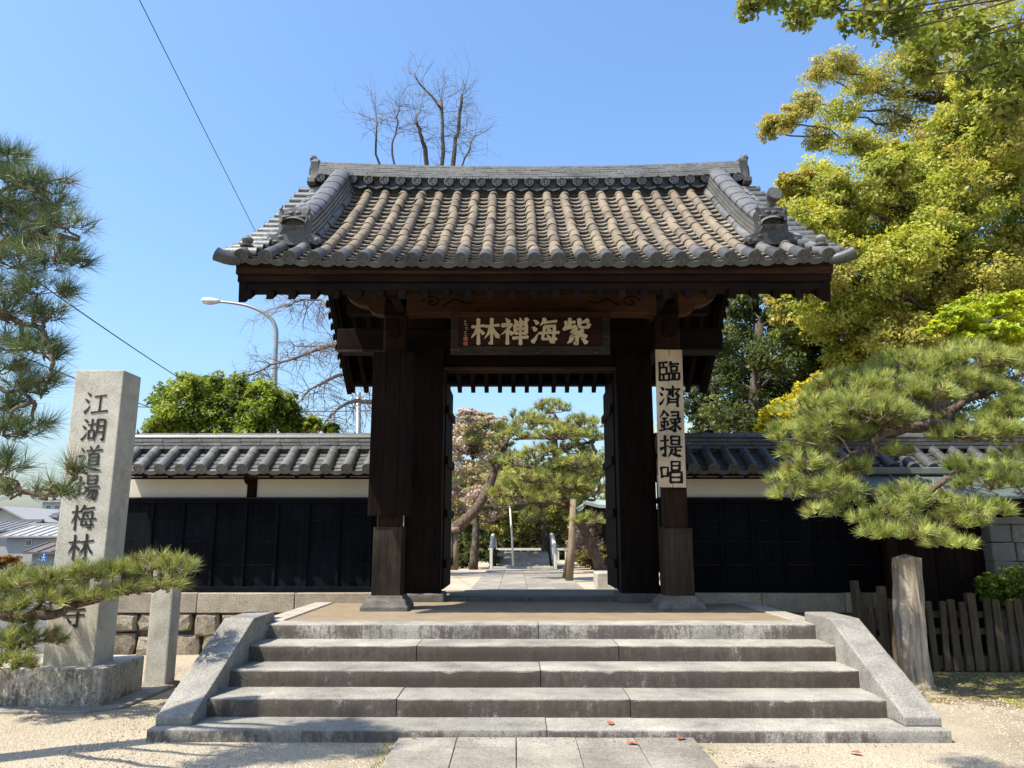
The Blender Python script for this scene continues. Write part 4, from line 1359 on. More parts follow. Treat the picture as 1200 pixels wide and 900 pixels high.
def boundary(name, label, x0, x1, zt, posts, mats, seed, zb=0.0, stone_face=WY-0.26, sides=(True, True)):
    w_ = thing(name, ((x0+x1)/2, WY, 0), label, 'wall')
    ze = zt-0.60
    core = MB().box((x0+0.02, WY-0.10, 0.0), (x1-0.02, WY+0.10, zt-0.32)).build('core', M['capstone'], w_)
    z_st, z_sill, z_rail = 0.83, 0.91, ze-0.375
    # long cap stones over rubble
    x = x0
    rr = random.Random(seed)
    while x < x1-0.1:
        b = min(x+rr.uniform(0.85, 1.5), x1)
        if x1-b < 0.4: b = x1
        MB().box((x+0.004, stone_face-0.02, 0.56), (b-0.004, WY+0.2, z_st+rr.uniform(-0.004,0.004)), jit=0.004).build('cap_stone', M['capstone'], w_, ((x+b)/2, WY, 0.6), bevel=0.012)
        x = b
    rubble_wall(w_, x0, x1, stone_face+0.02, 0.555, seed)
    # sill, boards between battens, head rail
    MB().box((x0, WY-0.19, z_st+0.004), (x1, WY+0.14, z_sill)).build('sill', M['blackboard'], w_, bevel=0.006)
    x = x0
    nb = max(2, round((x1-x0)/0.43))
    bw_ = (x1-x0)/nb
    for i in range(nb):
        a = x0+i*bw_
        for k, (za, zb_) in enumerate(((z_sill, z_sill+0.30), (z_sill+0.304, z_sill+0.62), (z_sill+0.624, z_sill+0.93), (z_sill+0.934, z_rail-0.06))):
            MB().box((a+0.003, WY-0.135, za+0.002), (a+bw_-0.003, WY-0.103, zb_), jit=0.002).build('wall_board', M['blackboard'], w_, (a, WY-0.12, za))
        MB().box((a-0.022 if i else a, WY-0.165, z_sill+0.002), (a+0.022, WY-0.137, z_rail-0.062)).build('batten', M['blackboard'], w_, (a, WY-0.15, z_sill), bevel=0.004)
    MB().box((x0, WY-0.18, z_rail-0.058), (x1, WY+0.12, z_rail-0.004)).build('head_rail', M['blackboard'], w_, bevel=0.006)
    MB().box((x0, WY-0.20, z_rail-0.001), (x1, WY+0.10, z_rail+0.022)).build('rail_cap', M['cladding'], w_, bevel=0.004)
    edges = [x0] + posts + [x1]
    for p in posts:
        MB().box((p-0.065, WY-0.16, z_rail+0.024), (p+0.065, WY+0.1, ze-0.08)).build('short_post', M['timber'], w_, bevel=0.006)
        MB().prism([(p-0.13, ze-0.083), (p-0.10, ze-0.15), (p-0.066, ze-0.17), (p-0.066, ze-0.083)], WY-0.15, WY+0.05).build('post_bracket', M['timber'], w_)
    for a, b in zip(edges[:-1], edges[1:]):
        a2 = a + (0.07 if a in posts else 0.0); b2 = b - (0.07 if b in posts else 0.0)
        MB().box((a2, WY-0.125, z_rail+0.024), (b2, WY-0.101, ze-0.03)).build('plaster_panel', M['plaster'], w_, bevel=0.002)
    MB().box((x0, WY-0.54, ze-0.112), (x1, WY-0.44, ze-0.088)).build('eave_board', M['timber_x'], w_, bevel=0.006)
    k = x0+0.1
    me = MB().beam((0, WY-0.52, ze-0.075), (0, WY-0.05, ze+0.20), 0.05, 0.06).mesh('rafter', (0, WY, ze))
    while k < x1:
        link('rafter', me, M['timber_y'], w_, (k, WY, ze)); k += 0.36
    wall_roof(w_, x0, x1, zt, *mats)
    return w_
random.seed(77)
lw = boundary('boundary_wall', 'black boarded wall with white plaster band and tiled coping left of the gate', -5.72, GX-1.86, 3.12, [-4.02+0.17], (M['tile'], M['tile'], M['tile']), 5)
oni_parts(lw, (-5.78, WY-0.02, 2.72), 0.62, False, (1,0,0), (0,-1,0))
rw = boundary('boundary_wall', 'shaded black boarded wall with white plaster band right of the gate, behind the pine', GX+1.86, 9.6, 3.12, [4.95], (M['tile_dark'], M['tile_dark'], M['tile_dark']), 6)  # coping tiles darker than on the left wall: shade put into their colour
lw['group'] = rw['group'] = 'walls beside the gate'

# ------------------------------------------------------------------ little copper-roofed side gate in front of the right wall
sgx, sgy = 6.05, 10.55
sg_t = thing('side_gate', (sgx, sgy, 0), 'small side gate with green copper roof and brown posts behind the right pine', 'gate')
for dx in (-0.98, 0.98):
    MB().box((sgx+dx-0.07, sgy-0.07, 0.0), (sgx+dx+0.07, sgy+0.07, 2.02)).build('post', M['postwood'], sg_t, (sgx+dx, sgy, 0), bevel=0.008)
MB().box((sgx-1.2, sgy-0.06, 1.88), (sgx+1.2, sgy+0.06, 2.03)).build('lintel', M['postwood'], sg_t, bevel=0.008)
for i in range(7):
    a = sgx-0.90+i*0.257
    MB().box((a+0.003, sgy-0.02, 0.12), (a+0.252, sgy+0.02, 1.87)).build('door_board', M['timber'], sg_t, (a, sgy, 0.1), bevel=0.003)
for sg in (-1, 1):
    vs = [(sgx-1.35, sgy, 2.46), (sgx+1.35, sgy, 2.46), (sgx+1.35, sgy+sg*0.62, 2.12), (sgx-1.35, sgy+sg*0.62, 2.12)]
    vs += [(a, b, c-0.035) for a, b, c in vs]
    r_ = MB().add(vs, [(0,1,2,3),(7,6,5,4),(0,4,5,1),(1,5,6,2),(2,6,7,3),(3,7,4,0)]).build('roof_slope', M['copper'], sg_t, bevel=0.004)
    for i in range(8):
        x = sgx-1.30+i*0.371
        MB().beam((x, sgy+sg*0.02, 2.465), (x, sgy+sg*0.615, 2.14), 0.028, 0.022).build('seam', M['copper'], r_)
    MB().box((sgx-1.33, sgy+sg*0.60-0.02, 2.05), (sgx+1.33, sgy+sg*0.60+0.02, 2.082)).build('eave_board', M['timber_x'], sg_t)
MB().box((sgx-1.38, sgy-0.11, 2.44), (sgx+1.38, sgy+0.11, 2.54)).build('roof_ridge', M['copper'], sg_t, bevel=0.015)
for sg in (-1, 1):
    MB().prism([(sgy-0.66,2.05),(sgy,2.41),(sgy+0.66,2.05),(sgy+0.66,2.17),(sgy,2.53),(sgy-0.66,2.17)], sgx+sg*1.38-0.025, sgx+sg*1.38+0.025, 'x').build('barge_board', M['copper'], sg_t)
# ------------------------------------------------------------------ inscribed pillar, posts, fence
sp = thing('stone_pillar', (-4.32, 7.97, 0), 'tall square granite pillar carved with dark characters on a wide pedestal', 'pillar')
MB().prism([(-5.30,7.42),(-3.96,7.40),(-3.70,7.62),(-3.70,8.75),(-5.30,8.75)], -0.05, 0.035, 'z').build('ground_slab', M['cheek'], sp, (-4.4,8,0), bevel=0.01)
MB().box((-4.93, 7.61, 0.0), (-3.93, 8.45, 0.375), jit=0.006).build('pedestal', M['pedestal'], sp, (-4.43, 8.0, 0), bevel=0.018, seg=2)
pb = MB()
pb.box((-4.60, 7.745, 0.37), (-4.10, 8.12, 3.315), jit=0.004)
shaft = pb.build('shaft', M['pillar'], sp, (-4.32, 7.97, 0.37), bevel=0.01, seg=2)
for i, (key, v_) in enumerate((('ko', 472), ('mizuumi', 503.5), ('michi', 537), ('ba', 571), ('ume', 606), ('hayashi', 641), ('zen', 681), ('tera', 720))):
    place_char(key, 0.26, 8.5, (-4.35, 7.7435, P(110, v_, 7.744).z), (1,0,0), (0,0,1), (0,-1,0), M['carved'], shaft, 0.0015, 40+i, 0.98)

# stone prop post under the pine bough
pp = thing('prop_post', (-3.90, 8.76, 0), 'slim granite post standing beside the inscribed pillar', 'post')
MB().box((-4.02, 8.64, -0.05), (-3.77, 8.88, 1.24), jit=0.012).build('shaft', M['pillar'], pp, bevel=0.018, seg=2)
MB().box((-4.08, 8.60, -0.03), (-3.72, 8.93, 0.05), jit=0.02).build('footing', M['rubble'], pp, bevel=0.02)

# bleached octagonal post on the right, grain twisting round it
op = thing('old_post', (4.36, 8.78, 0), 'bleached old wooden post with a shallow pointed top and twisting grain', 'post')
vs, fs = [], []
n, rows = 24, 16
H = 1.37
prr = random.Random(3)
for i in range(rows+1):
    z = -0.03 + (H+0.03)*i/rows
    for k in range(n):
        a = 2*math.pi*k/n
        sq = 1.0/max(abs(math.cos(a+0.2)), abs(math.sin(a+0.2)))
        tw = 0.014*math.sin(5*a + z*3.4) + 0.010*math.sin(9*a + z*5.5+1)
        r = 0.122*min(sq, 1.25) + tw + (0.03*max(0, 0.25-z)/0.25) + 0.012*math.sin(z*2.2)
        vs.append((4.36+r*math.cos(a)+0.02*z, 8.78+r*math.sin(a), z))
for i in range(rows):
    for k in range(n):
        k2 = (k+1) % n
        fs.append((i*n+k, i*n+k2, (i+1)*n+k2, (i+1)*n+k))
vs.append((4.36+0.02*H, 8.78, H+0.045))
fs += [(rows*n+k, rows*n+(k+1) % n, len(vs)-1) for k in range(n)]
MB().add(vs, fs).build('shaft', M['oldpost'], op, smooth=R(30))
MB().lathe([(0.20,-0.03),(0.19,0.03),(0.155,0.06)], (4.37,8.78,0), 10).build('root', M['oldpost'], op)

# picket fence in two runs
def fence(name, label, p0, p1, n, h, rails, seed, group):
    rr = random.Random(seed)
    p0, p1 = Vector(p0), Vector(p1)
    t = thing(name, ((p0+p1)/2), label, 'fence', group)
    d = (p1-p0).normalized(); nn = Vector((d.y, -d.x, 0))
    a = math.atan2(d.y, d.x)
    Rz = Matrix.Rotation(a, 3, 'Z')
    for i in range(n):
        u = i/(n-1)
        big = i in (0, n-1) or i == n//2
        w_ = 0.052 if big else rr.uniform(0.036, 0.046)
        hh = h*(1.07 if big else rr.uniform(0.93, 1.0))
        c = p0+(p1-p0)*u
        ln = rr.uniform(-0.025, 0.025)
        pts = [(-w_,0),(w_,0),(w_+ln,hh-0.008),(w_*0.5+ln,hh),(-w_+ln,hh-0.004)]
        m_ = MB().prism(pts, -0.018 if not big else -0.04, 0.018 if not big else 0.04)
        m_.v = [tuple(c + Rz @ Vector(v) + nn*(0.0 if big else 0.05)) for v in m_.v]
        m_.build('post' if big else 'picket', M['fence'], t, (c.x, c.y, c.z), bevel=0.004)
    for z in rails:
        m_ = MB().beam(p0+Vector((0,0,z)), p1+Vector((0,0,z)), 0.035, 0.075)
        m_.build('rail', M['fence'], t, bevel=0.004)
    m_ = MB().beam(p0-nn*0.02+Vector((0,0,0.09)), p1-nn*0.02+Vector((0,0,0.09)), 0.05, 0.16)
    m_.build('base_rail', M['fence'], t, bevel=0.006)
    return t
fence('picket_fence', 'weathered picket fence run between the steps and the old wooden post', (4.62, 10.7, 0.06), (4.70, 9.6, 0.0), 8, 0.90, (0.28, 0.62), 3, 'picket fences')
fence('picket_fence', 'weathered picket fence run right of the old post, in front of the shrub', (5.0, 9.85, 0.0), (6.35, 9.80, 0.0), 11, 0.86, (0.46, 0.66), 4, 'picket fences')
MB_ = MB().box((4.34, 9.25, -0.02), (4.60, 9.52, 0.13), jit=0.02)
tag(MB_.build('footing_stone', M['rubble'], None, bevel=0.02), 'small rough stone at the foot of the old post, by the fence corner', 'stone')
# stacked block wall at the right edge
bw_t = thing('block_pier', (6.8, 10.5, 0), 'grey stone block pier at the right edge above the clipped shrub', 'pier')
br_ = random.Random(8)
z = 0.0
row = 0
while z < 1.62:
    h = br_.uniform(0.19, 0.25)
    xs_ = [6.32, 6.32+br_.uniform(0.25,0.4), 7.0-br_.uniform(0.15,0.25), 7.3]
    for a, b in zip(xs_[:-1], xs_[1:]):
        MB().box((a+0.005, 10.33+br_.uniform(-0.01,0.01), z+0.004), (b-0.005, 10.82, z+h-0.004), jit=0.006).build('block', M['block'], bw_t, (a, 10, z), bevel=0.012)
    z += h; row += 1
MB().box((6.26, 10.28, z), (7.36, 10.88, z+0.09)).build('cap', M['block'], bw_t, bevel=0.012)
# a few fallen leaves
for k, (x, y, z, lab) in enumerate(((0.78,6.47+0.2,0.098,'orange fallen leaf lying on the lowest step'), (0.9,6.25,0.047,'orange fallen leaf on the paving near the lowest step'), (1.30,6.40,0.047,'orange fallen leaf at the right end of the paving'), (2.55,6.15,0.012,'orange fallen leaf on the gravel right of the paving'))):
    pts = [(0,-0.05,0),(0.022,-0.02,0.006),(0.03,0.01,0.01),(0.012,0.04,0.004),(0,0.06,0.012),(-0.015,0.035,0.004),(-0.03,0.008,0.012),(-0.02,-0.02,0.004)]
    a = k*1.3
    vs = [(x+p[0]*math.cos(a)-p[1]*math.sin(a), y+p[0]*math.sin(a)+p[1]*math.cos(a), z+0.004+p[2]) for p in pts] + [(x, y, z+0.003)]
    m_ = MB().add(vs, [(i, (i+1) % 8, 8) for i in range(8)])
    if 'redleaf' not in M: M['redleaf'] = plain('fallen_leaf', (0.45,0.12,0.05), 0.7)
    tag(m_.build('fallen_leaf', M['redleaf'], None, (x, y, z), fixn=False), lab, 'leaf', 'fallen leaves')
# ------------------------------------------------------------------ trees
def unit(n):
    v = rng.normal(size=(n, 3))
    return v / np.linalg.norm(v, axis=1, keepdims=True)
def catmull(pts, sub=4):
    pts = [Vector(p) for p in pts]
    if len(pts) < 3:
        return [pts[0] + (pts[-1]-pts[0])*(i/sub) for i in range(sub+1)]
    out = []
    P_ = [pts[0]*2-pts[1]] + pts + [pts[-1]*2-pts[-2]]
    for i in range(1, len(P_)-2):
        a, b, c, d = P_[i-1], P_[i], P_[i+1], P_[i+2]
        for k in range(sub):
            t = k/sub
            out.append(0.5*((2*b) + (c-a)*t + (2*a-5*b+4*c-d)*t*t + (3*b-a-3*c+d)*t**3))
    out.append(pts[-1])
    return out
def limb(mb, pts, r0, r1, n=8, sub=4, wob=0.0):
    sp = catmull(pts, sub)
    m = len(sp)
    if wob:
        sp = [p + Vector((random.uniform(-wob, wob), random.uniform(-wob, wob), random.uniform(-wob, wob)))*(1 if 0 < i < m-1 else 0) for i, p in enumerate(sp)]
    mb.tube(sp, [(r0 + (r1-r0)*(i/(m-1))**0.8)*random.uniform(0.93, 1.08) for i in range(m)], n)
    return sp
def needles_mesh(tips, dirs, per, L, w, cols, spread=0.9, back=0.5, colvar=0.25, droop=0.0):
    n = len(tips)
    T = np.repeat(tips, per, axis=0); D = np.repeat(dirs, per, axis=0)
    m = n*per
    d = D + unit(m)*spread
    d[:, 2] -= droop
    d /= np.linalg.norm(d, axis=1, keepdims=True)
    base = T - D*(rng.random((m, 1))*L*back)
    ln = L*rng.uniform(0.7, 1.1, (m, 1))
    b = np.cross(d, unit(m)); b /= np.linalg.norm(b, axis=1, keepdims=True)+1e-9
    V = np.empty((m, 3, 3))
    V[:, 0] = base - b*w/2; V[:, 1] = base + b*w/2; V[:, 2] = base + d*ln
    c = np.repeat(cols, per, axis=0) * rng.uniform(1-colvar, 1+colvar, (m, 1))
    return V.reshape(-1, 3), c
def pine(name, label, base, trunk_pts, limbs, pads, c_lo, c_hi, L=0.11, w=0.005, per=42, tuft_sp=0.11, group=None, trunk_r=(0.2, 0.1), spread=0.85, droop=0.0, dens=2.3, twig_r=0.0042, brown=0.04):
    t = thing(name, base, label, 'tree', group)
    tb, tw = MB(), MB()
    allp = [(p, 0.06) for p in limb(tb, trunk_pts, trunk_r[0], trunk_r[1], 10, 5, 0.015)]
    for pts, r0, r1 in limbs:
        allp += [(p, r1) for p in limb(tb, pts, r0, r1, 8, 5, 0.02)]
    LP = np.array([p[0][:] for p in allp])
    tips, dirs = [], []
    for c, (rx, ry, rz) in pads:
        c = Vector(c)
        d = LP - np.array(c[:])
        d[:, 2] *= 1.3
        j = int(np.argmin((d**2).sum(1)))
        p0 = allp[j][0]
        mid = (p0+c)/2 + Vector((random.uniform(-.08,.08), random.uniform(-.08,.08), random.uniform(-0.08, 0.02)))
        root = c - Vector((0, 0, rz*0.6))
        limb(tw, [p0, mid, root], twig_r*4.0, twig_r*2.0, 6, 4, 0.012)
        n_t = max(6, int(dens * 3.0*rx*ry / (tuft_sp**2)))
        subs = []
        for _ in range(max(4, n_t//9)):
            a, q = random.uniform(0, 6.28), math.sqrt(random.random())*0.85
            s_ = c + Vector((rx*q*math.cos(a), ry*q*math.sin(a), rz*(random.uniform(-0.6, 0.25))))
            m2 = (root+s_)/2 + Vector((random.uniform(-.05,.05), random.uniform(-.05,.05), random.uniform(-.06,.02)))
            limb(tw, [root, m2, s_], twig_r*1.8, twig_r, 4, 3, 0.008)
            subs.append(s_)
        for _ in range(n_t):
            a, q = random.uniform(0, 6.28), math.sqrt(random.random())
            zz = math.sqrt(max(0, 1-q*q))
            e = 1+0.12*math.sin(3*a+c.x*7)
            p = c + Vector((rx*q*e*math.cos(a), ry*q*e*math.sin(a), rz*(zz*random.uniform(0.15, 1.0) - 0.35*q - 0.1)))
            s_ = min(subs, key=lambda k: (k-p).length_squared)
            tw.tube([s_, (s_+p)/2 + Vector((0, 0, -0.02)), p], [twig_r*0.8, twig_r*0.7, twig_r*0.6], 3, cap=False)
            dd = (p-s_).normalized()*0.6 + Vector((math.cos(a)*q*0.5, math.sin(a)*q*0.5, 0.75)) + Vector((random.uniform(-.3,.3), random.uniform(-.3,.3), random.uniform(-.2,.2)))
            dd.normalize()
            tips.append(p[:]); dirs.append(dd[:])
    tips, dirs = np.array(tips), np.array(dirs)
    n = len(tips)
    f = rng.random((n, 1))
    cols = np.array(c_lo)*(1-f) + np.array(c_hi)*f
    bw_ = rng.random(n) < brown
    cols[bw_] = np.array((0.20, 0.13, 0.05))
    V, c = needles_mesh(tips, dirs, per, L, w, cols, spread, droop=droop)
    tb.build('trunk', M['pinebark'], t, smooth=True)
    tw.build('branches', M['pinetwig'], t, smooth=True, fixn=False)['kind'] = 'stuff'
    np_mesh('needles', V, 3, M['needle'], t, c)
    return t
def px_pad(u, v, ru, rv, Y, rd=None):
    m = pxm(Y)
    return (P(u, v, Y), (ru*m, (rd if rd else ru*0.8*m), rv*m))

LEAF4 = np.array([(0, -0.5), (0.5, 0.0), (0, 0.55), (-0.5, 0.0)])
MAPLE = np.array([(0, -0.45), (0.5, -0.25), (0.25, 0.1), (0.0, 0.6), (-0.25, 0.1), (-0.5, -0.25)])
def leaves_mesh(pts, nrm, size, aspect, cols, shape=LEAF4, colvar=0.2, fold=0.15):
    n = len(pts)
    k = len(shape)
    N_ = nrm / (np.linalg.norm(nrm, axis=1, keepdims=True)+1e-9)
    t = np.cross(N_, unit(n)); t /= np.linalg.norm(t, axis=1, keepdims=True)+1e-9
    b = np.cross(N_, t)
    s = size * rng.uniform(0.5, 1.35, (n, 1))
    V = np.empty((n, k, 3))
    for i, (x, y) in enumerate(shape):
        V[:, i] = pts + t*(y*s) + b*(x*s*aspect) + N_*(abs(x)*fold*s)
    c = cols * rng.uniform(1-colvar, 1+colvar, (n, 1)) * 0.85
    return V.reshape(-1, 3), c
def clump_points(c, r, nsub, per, rs=0.38):
    """leaf positions of one bough: small bunches spread over an uneven ellipsoid"""
    c = np.array(c)
    r = np.array(r)
    u = unit(nsub)
    subc = c + u*r*rng.uniform(0.35, 1.12, (nsub, 1))
    pts = np.repeat(subc, per, axis=0) + unit(nsub*per)*(rng.random((nsub*per, 1))**0.45)*(r*rs)*np.array((1, 1, 0.75))
    nr_ = np.repeat(u, per, axis=0)*0.55 + np.array((0, 0, 0.5)) + unit(nsub*per)*0.8
    return pts, nr_, subc
def broadleaf(name, label, base, clumps, pal, leaf=0.08, aspect=0.55, nsub=14, per=80, trunk_r=0.3, trunk_top=None, group=None, mat='leaf', shape=LEAF4, bark='bark', rs=0.38, limbr=0.05, cat='tree', subtw=True):
    t = thing(name, base, label, cat, group)
    tb = MB()
    base = Vector(base)
    C = [Vector(c) for c, r in clumps]
    top = Vector(trunk_top) if trunk_top else sum(C, Vector())/len(C)
    tr = limb(tb, [base, base.lerp(top, 0.35) + Vector((0.1, 0, 0.1)), base.lerp(top, 0.7), top], trunk_r, trunk_r*0.35, 10, 5, trunk_r*0.1)
    PT, NR, CC = [], [], []
    pal = np.array(pal)
    for c, r in clumps:
        if not hasattr(r, '__len__'): r = (r, r, r*0.75)
        p, nn, subc = clump_points(c, r, nsub, per, rs)
        c = Vector(c)
        # limb from the part of the trunk below the bough
        cand = [q for q in tr if q.z < c.z-0.2] or [tr[-1]]
        q = min(cand[len(cand)//3:], key=lambda k: (k-c).length + 0.5*abs(k.z-c.z))
        mid = (q+c)/2 + Vector((random.uniform(-.25,.25), random.uniform(-.25,.25), random.uniform(-0.3, 0.05)))*min(1, (c-q).length/3)
        e = c - Vector((0,0,r[2]*0.35))
        limb(tb, [q, mid, e], limbr*(0.4+0.35*min(1.2, max(r))), limbr*0.2, 6, 4, 0.03+0.9*limbr)
        if subtw:
            for s_ in subc[::5]:
                limb(tb, [e, (e+Vector(s_))/2 + Vector((0,0,-0.05)), s_], limbr*0.18, limbr*0.06, 4, 2, 0.02)
        tone = pal[rng.integers(len(pal))]
        lc = pal[rng.integers(0, len(pal), len(subc))]*0.55 + tone*0.45
        lc = np.repeat(lc*rng.uniform(0.82, 1.18, (len(subc), 1)), per, axis=0)
        PT.append(p); NR.append(nn); CC.append(lc)
    V, c = leaves_mesh(np.concatenate(PT), np.concatenate(NR), leaf, aspect, np.concatenate(CC), shape)
    tb.build('trunk', M[bark], t, smooth=True)
    np_mesh('crown', V, len(shape), M[mat], t, c)
    return t
def px_cl(lst, Y, jit=0.8, flat=0.8):
    out = []
    for u, v, r in lst:
        y = Y + random.uniform(-jit, jit)
        m = pxm(y)
        out.append((P(u, v, y), (r*m, r*m*0.9, r*m*flat)))
    return out

# ---- pine on the right, reaching in from its trunk outside the frame
random.seed(101)
Yp = 8.7
pads = [px_pad(*a) for a in (
    (1005,450,62,24,8.9), (1065,430,66,26,9.2), (1130,420,60,26,9.0), (1185,428,48,28,9.3), (958,474,42,22,8.6), (1020,480,52,20,8.3), (1045,462,50,20,8.7), (1105,445,46,20,8.8), (1000,470,46,18,8.5),
    (930,505,32,18,8.5), (985,508,48,18,8.8), (1080,460,46,18,8.5), (1150,456,44,16,8.9), (1195,470,36,18,8.7), (965,495,36,16,8.4), (1040,495,34,12,8.8),
    (945,545,34,22,8.3), (975,568,36,18,8.2), (930,575,30,15,8.4), (965,598,28,11,8.2), (1000,548,30,14,8.5), (942,524,30,18,8.6), (915,560,18,10,8.4), (990,588,22,9,8.2),
    (1150,505,54,17,8.4), (1198,508,30,18,8.2), (1115,492,26,10,8.9), (1050,528,24,9,8.6), (1175,485,36,14,8.6),
    (1040,600,32,20,8.0), (1065,622,42,13,7.9), (1030,620,24,10,7.9), (1085,585,38,17,8.1), (1120,608,36,16,8.0), (1060,575,28,13,8.2), (1015,605,18,10,8.0),
    (1160,560,42,22,8.0), (1195,560,32,24,8.0), (1145,595,38,16,7.9), (1115,635,28,8,7.8), (1190,535,30,18,8.3), (1130,545,30,14,8.2))]
tb0 = Vector((6.9, 9.3, 0))
limbs = [
    ([P(1240,452,9.1), P(1180,488,8.9), P(1125,503,8.7), (P(1098,497,8.6)), P(1060,502,8.6), P(1030,512,8.6), P(1018,540,8.5)], 0.10, 0.045),
    ([P(1108,503,8.7), P(1118,478,8.8), P(1150,462,8.9), P(1190,448,9.0)], 0.065, 0.03),
    ([P(1135,470,8.85), P(1120,445,8.9), P(1085,435,8.9)], 0.04, 0.02),
    ([P(1240,560,8.6), P(1170,545,8.3), P(1110,560,8.1), P(1065,600,8.0)], 0.06, 0.025),
    ([P(1018,540,8.5), P(1010,528,8.4), P(985,540,8.3), P(955,565,8.3)], 0.035, 0.015),
    ([P(1050,503,8.6), P(1030,485,8.6), P(1000,462,8.7)], 0.03, 0.015)]
pine('pine_tree', 'spreading bright green pine whose boughs reach in from the right', tb0, [tb0, (6.75,9.25,0.9), P(1265,520,9.2), P(1240,452,9.1), P(1225,415,9.2)], limbs, pads,
     (0.15,0.195,0.045), (0.46,0.495,0.135), L=0.13, w=0.0062, per=58, tuft_sp=0.122, trunk_r=(0.20,0.08), spread=0.78, brown=0.05)

# ---- tall pine at the upper left, dark against the sky
random.seed(102)
Yl = 5.2
pads = [px_pad(u_, v_, ru_*1.2, rv_*1.25, y_) for u_, v_, ru_, rv_, y_ in (
    (12,182,30,13,5.3), (-10,205,40,22,5.3), (48,212,34,15,5.1), (80,258,28,15,5.0), (35,245,38,20,5.3), (5,245,34,24,5.2), (64,295,32,16,5.0), (25,300,40,20,5.2), (-5,330,34,22,5.3), (70,235,26,13,5.2),
    (45,335,34,14,5.1), (85,300,20,12,5.0), (15,360,40,18,5.2), (60,362,24,10,5.1), (20,398,38,16,5.2), (52,405,28,13,5.1), (0,425,34,18,5.3), (30,450,30,13,5.2), (0,470,34,14,5.2), (5,500,34,15,5.1), (35,490,22,9,5.2), (10,540,28,13,5.1), (50,440,20,9,5.1), (15,272,36,20,5.3), (50,272,32,16,5.2),
    (62,572,24,8,4.9), (25,572,24,8,5.0), (88,545,10,5,4.9))]
tb0 = Vector((-4.75, 5.5, 0))
limbs = [
    ([P(-120,330,5.5), P(-40,300,5.3), P(20,280,5.2), P(70,275,5.0)], 0.045, 0.012),
    ([P(-120,280,5.5), P(-40,240,5.3), P(20,215,5.2)], 0.04, 0.012),
    ([P(-125,400,5.5), P(-40,360,5.3), P(20,375,5.2), P(55,395,5.1), P(60,415,5.1)], 0.035, 0.01),
    ([P(-130,480,5.5), P(-50,455,5.3), P(10,458,5.2), P(40,470,5.1)], 0.03, 0.01),
    ([P(-140,560,5.5), P(-50,550,5.2), P(0,562,5.1), P(30,578,5.0), P(55,583,4.95), P(85,562,4.9)], 0.032, 0.009)]
pine('pine_tree', 'tall dark pine with long needles against the sky at the left edge', tb0, [tb0, (-4.7,5.5,1.2), P(-130,420,5.5), P(-115,260,5.5), P(-95,170,5.5)], limbs, pads,
     (0.05,0.085,0.042), (0.15,0.19,0.075), L=0.18, w=0.0042, per=42, tuft_sp=0.125, trunk_r=(0.17,0.07), spread=1.0, brown=0.015)

# ---- low pine in front of the pillar
random.seed(103)
pads = [px_pad(u_, v_, ru_*1.08, rv_*1.05, y_) for u_, v_, ru_, rv_, y_ in (
    (30,680,44,16,7.3), (85,672,40,14,7.2), (130,668,34,14,7.25), (175,660,34,13,7.3), (212,664,28,15,7.35), (195,682,26,10,7.2), (60,700,38,12,7.1), (110,695,28,9,7.1),
    (15,715,36,20,7.2), (40,745,30,20,7.2), (5,755,30,24,7.1), (150,690,24,7,7.15), (-20,690,40,22,7.3), (15,775,26,12,7.0))]
tb0 = Vector((-5.75, 7.3, 0))
limbs = [([P(-110,735,7.35), P(-30,722,7.3), P(40,722,7.2), P(90,710,7.2), P(130,695,7.2), P(180,690,7.25), P(205,685,7.3)], 0.06, 0.016),
         ([P(-60,735,7.35), P(0,750,7.2), P(30,760,7.2)], 0.04, 0.015)]
pine('pine_tree', 'low pine bough spreading in front of the inscribed pillar and resting on the post', tb0, [tb0, (-5.72,7.32,0.35), P(-110,735,7.35), P(-125,690,7.4)], limbs, pads,
     (0.09,0.125,0.035), (0.40,0.41,0.12), L=0.13, w=0.0052, per=56, tuft_sp=0.118, trunk_r=(0.13,0.07), spread=0.82, droop=0.05)

# ---- camphor trees on the right
random.seed(104)
CAM = [(0.52,0.53,0.09), (0.44,0.475,0.085), (0.33,0.38,0.07), (0.58,0.57,0.11), (0.52,0.42,0.12), (0.24,0.29,0.06)]
cl = [(920,235,30),(955,215,36),(905,275,30),(945,265,42),(990,230,44),(1000,275,46),(915,310,34),(955,320,40),(1010,320,48),(1050,250,48),(1060,300,46),
      (930,355,34),(975,365,44),(1030,370,46),(1075,345,44),(1110,290,48),(1130,235,50),(1160,180,46),(1190,230,44),(1180,290,46),(1150,335,44),(1195,345,44),(1110,380,40),(1165,385,40),(1060,400,40),(1000,405,40),
      (1185,130,46),(1130,160,40),(1095,200,42),(1195,80,40),(1150,110,36),(1040,205,34),(960,290,34),(1085,270,36), (940,395,30), (1195,400,36)]
cam1 = px_cl(cl, 17.5, 1.6) + px_cl([(a+random.uniform(-22,22), b+random.uniform(-22,22), c*0.7) for a, b, c in cl], 18.8, 1.0)
broadleaf('broadleaf_tree', 'huge broadleaf tree with yellow green spring leaves right of the gate roof', (9.2,18.2,CZ-0.6), cam1, CAM, 0.095, 0.6, 78, 68, 0.42, P(1120,190,18), rs=0.34, limbr=0.10)
random.seed(105)
cl = [(905,150,18),(925,140,18),(945,120,20),(960,85,22),(985,75,24),(1010,100,28),(985,130,26),(1000,165,28),(1040,90,30),(1050,140,34),(1030,180,26),(1080,110,34),(1090,160,30),(1115,80,34),(960,160,18),(1070,60,30),(1120,30,36),(1160,60,36),(1060,20,30),(1190,20,40),(1150,5,36),(1195,120,40),(1140,120,34),(1095,40,30)]
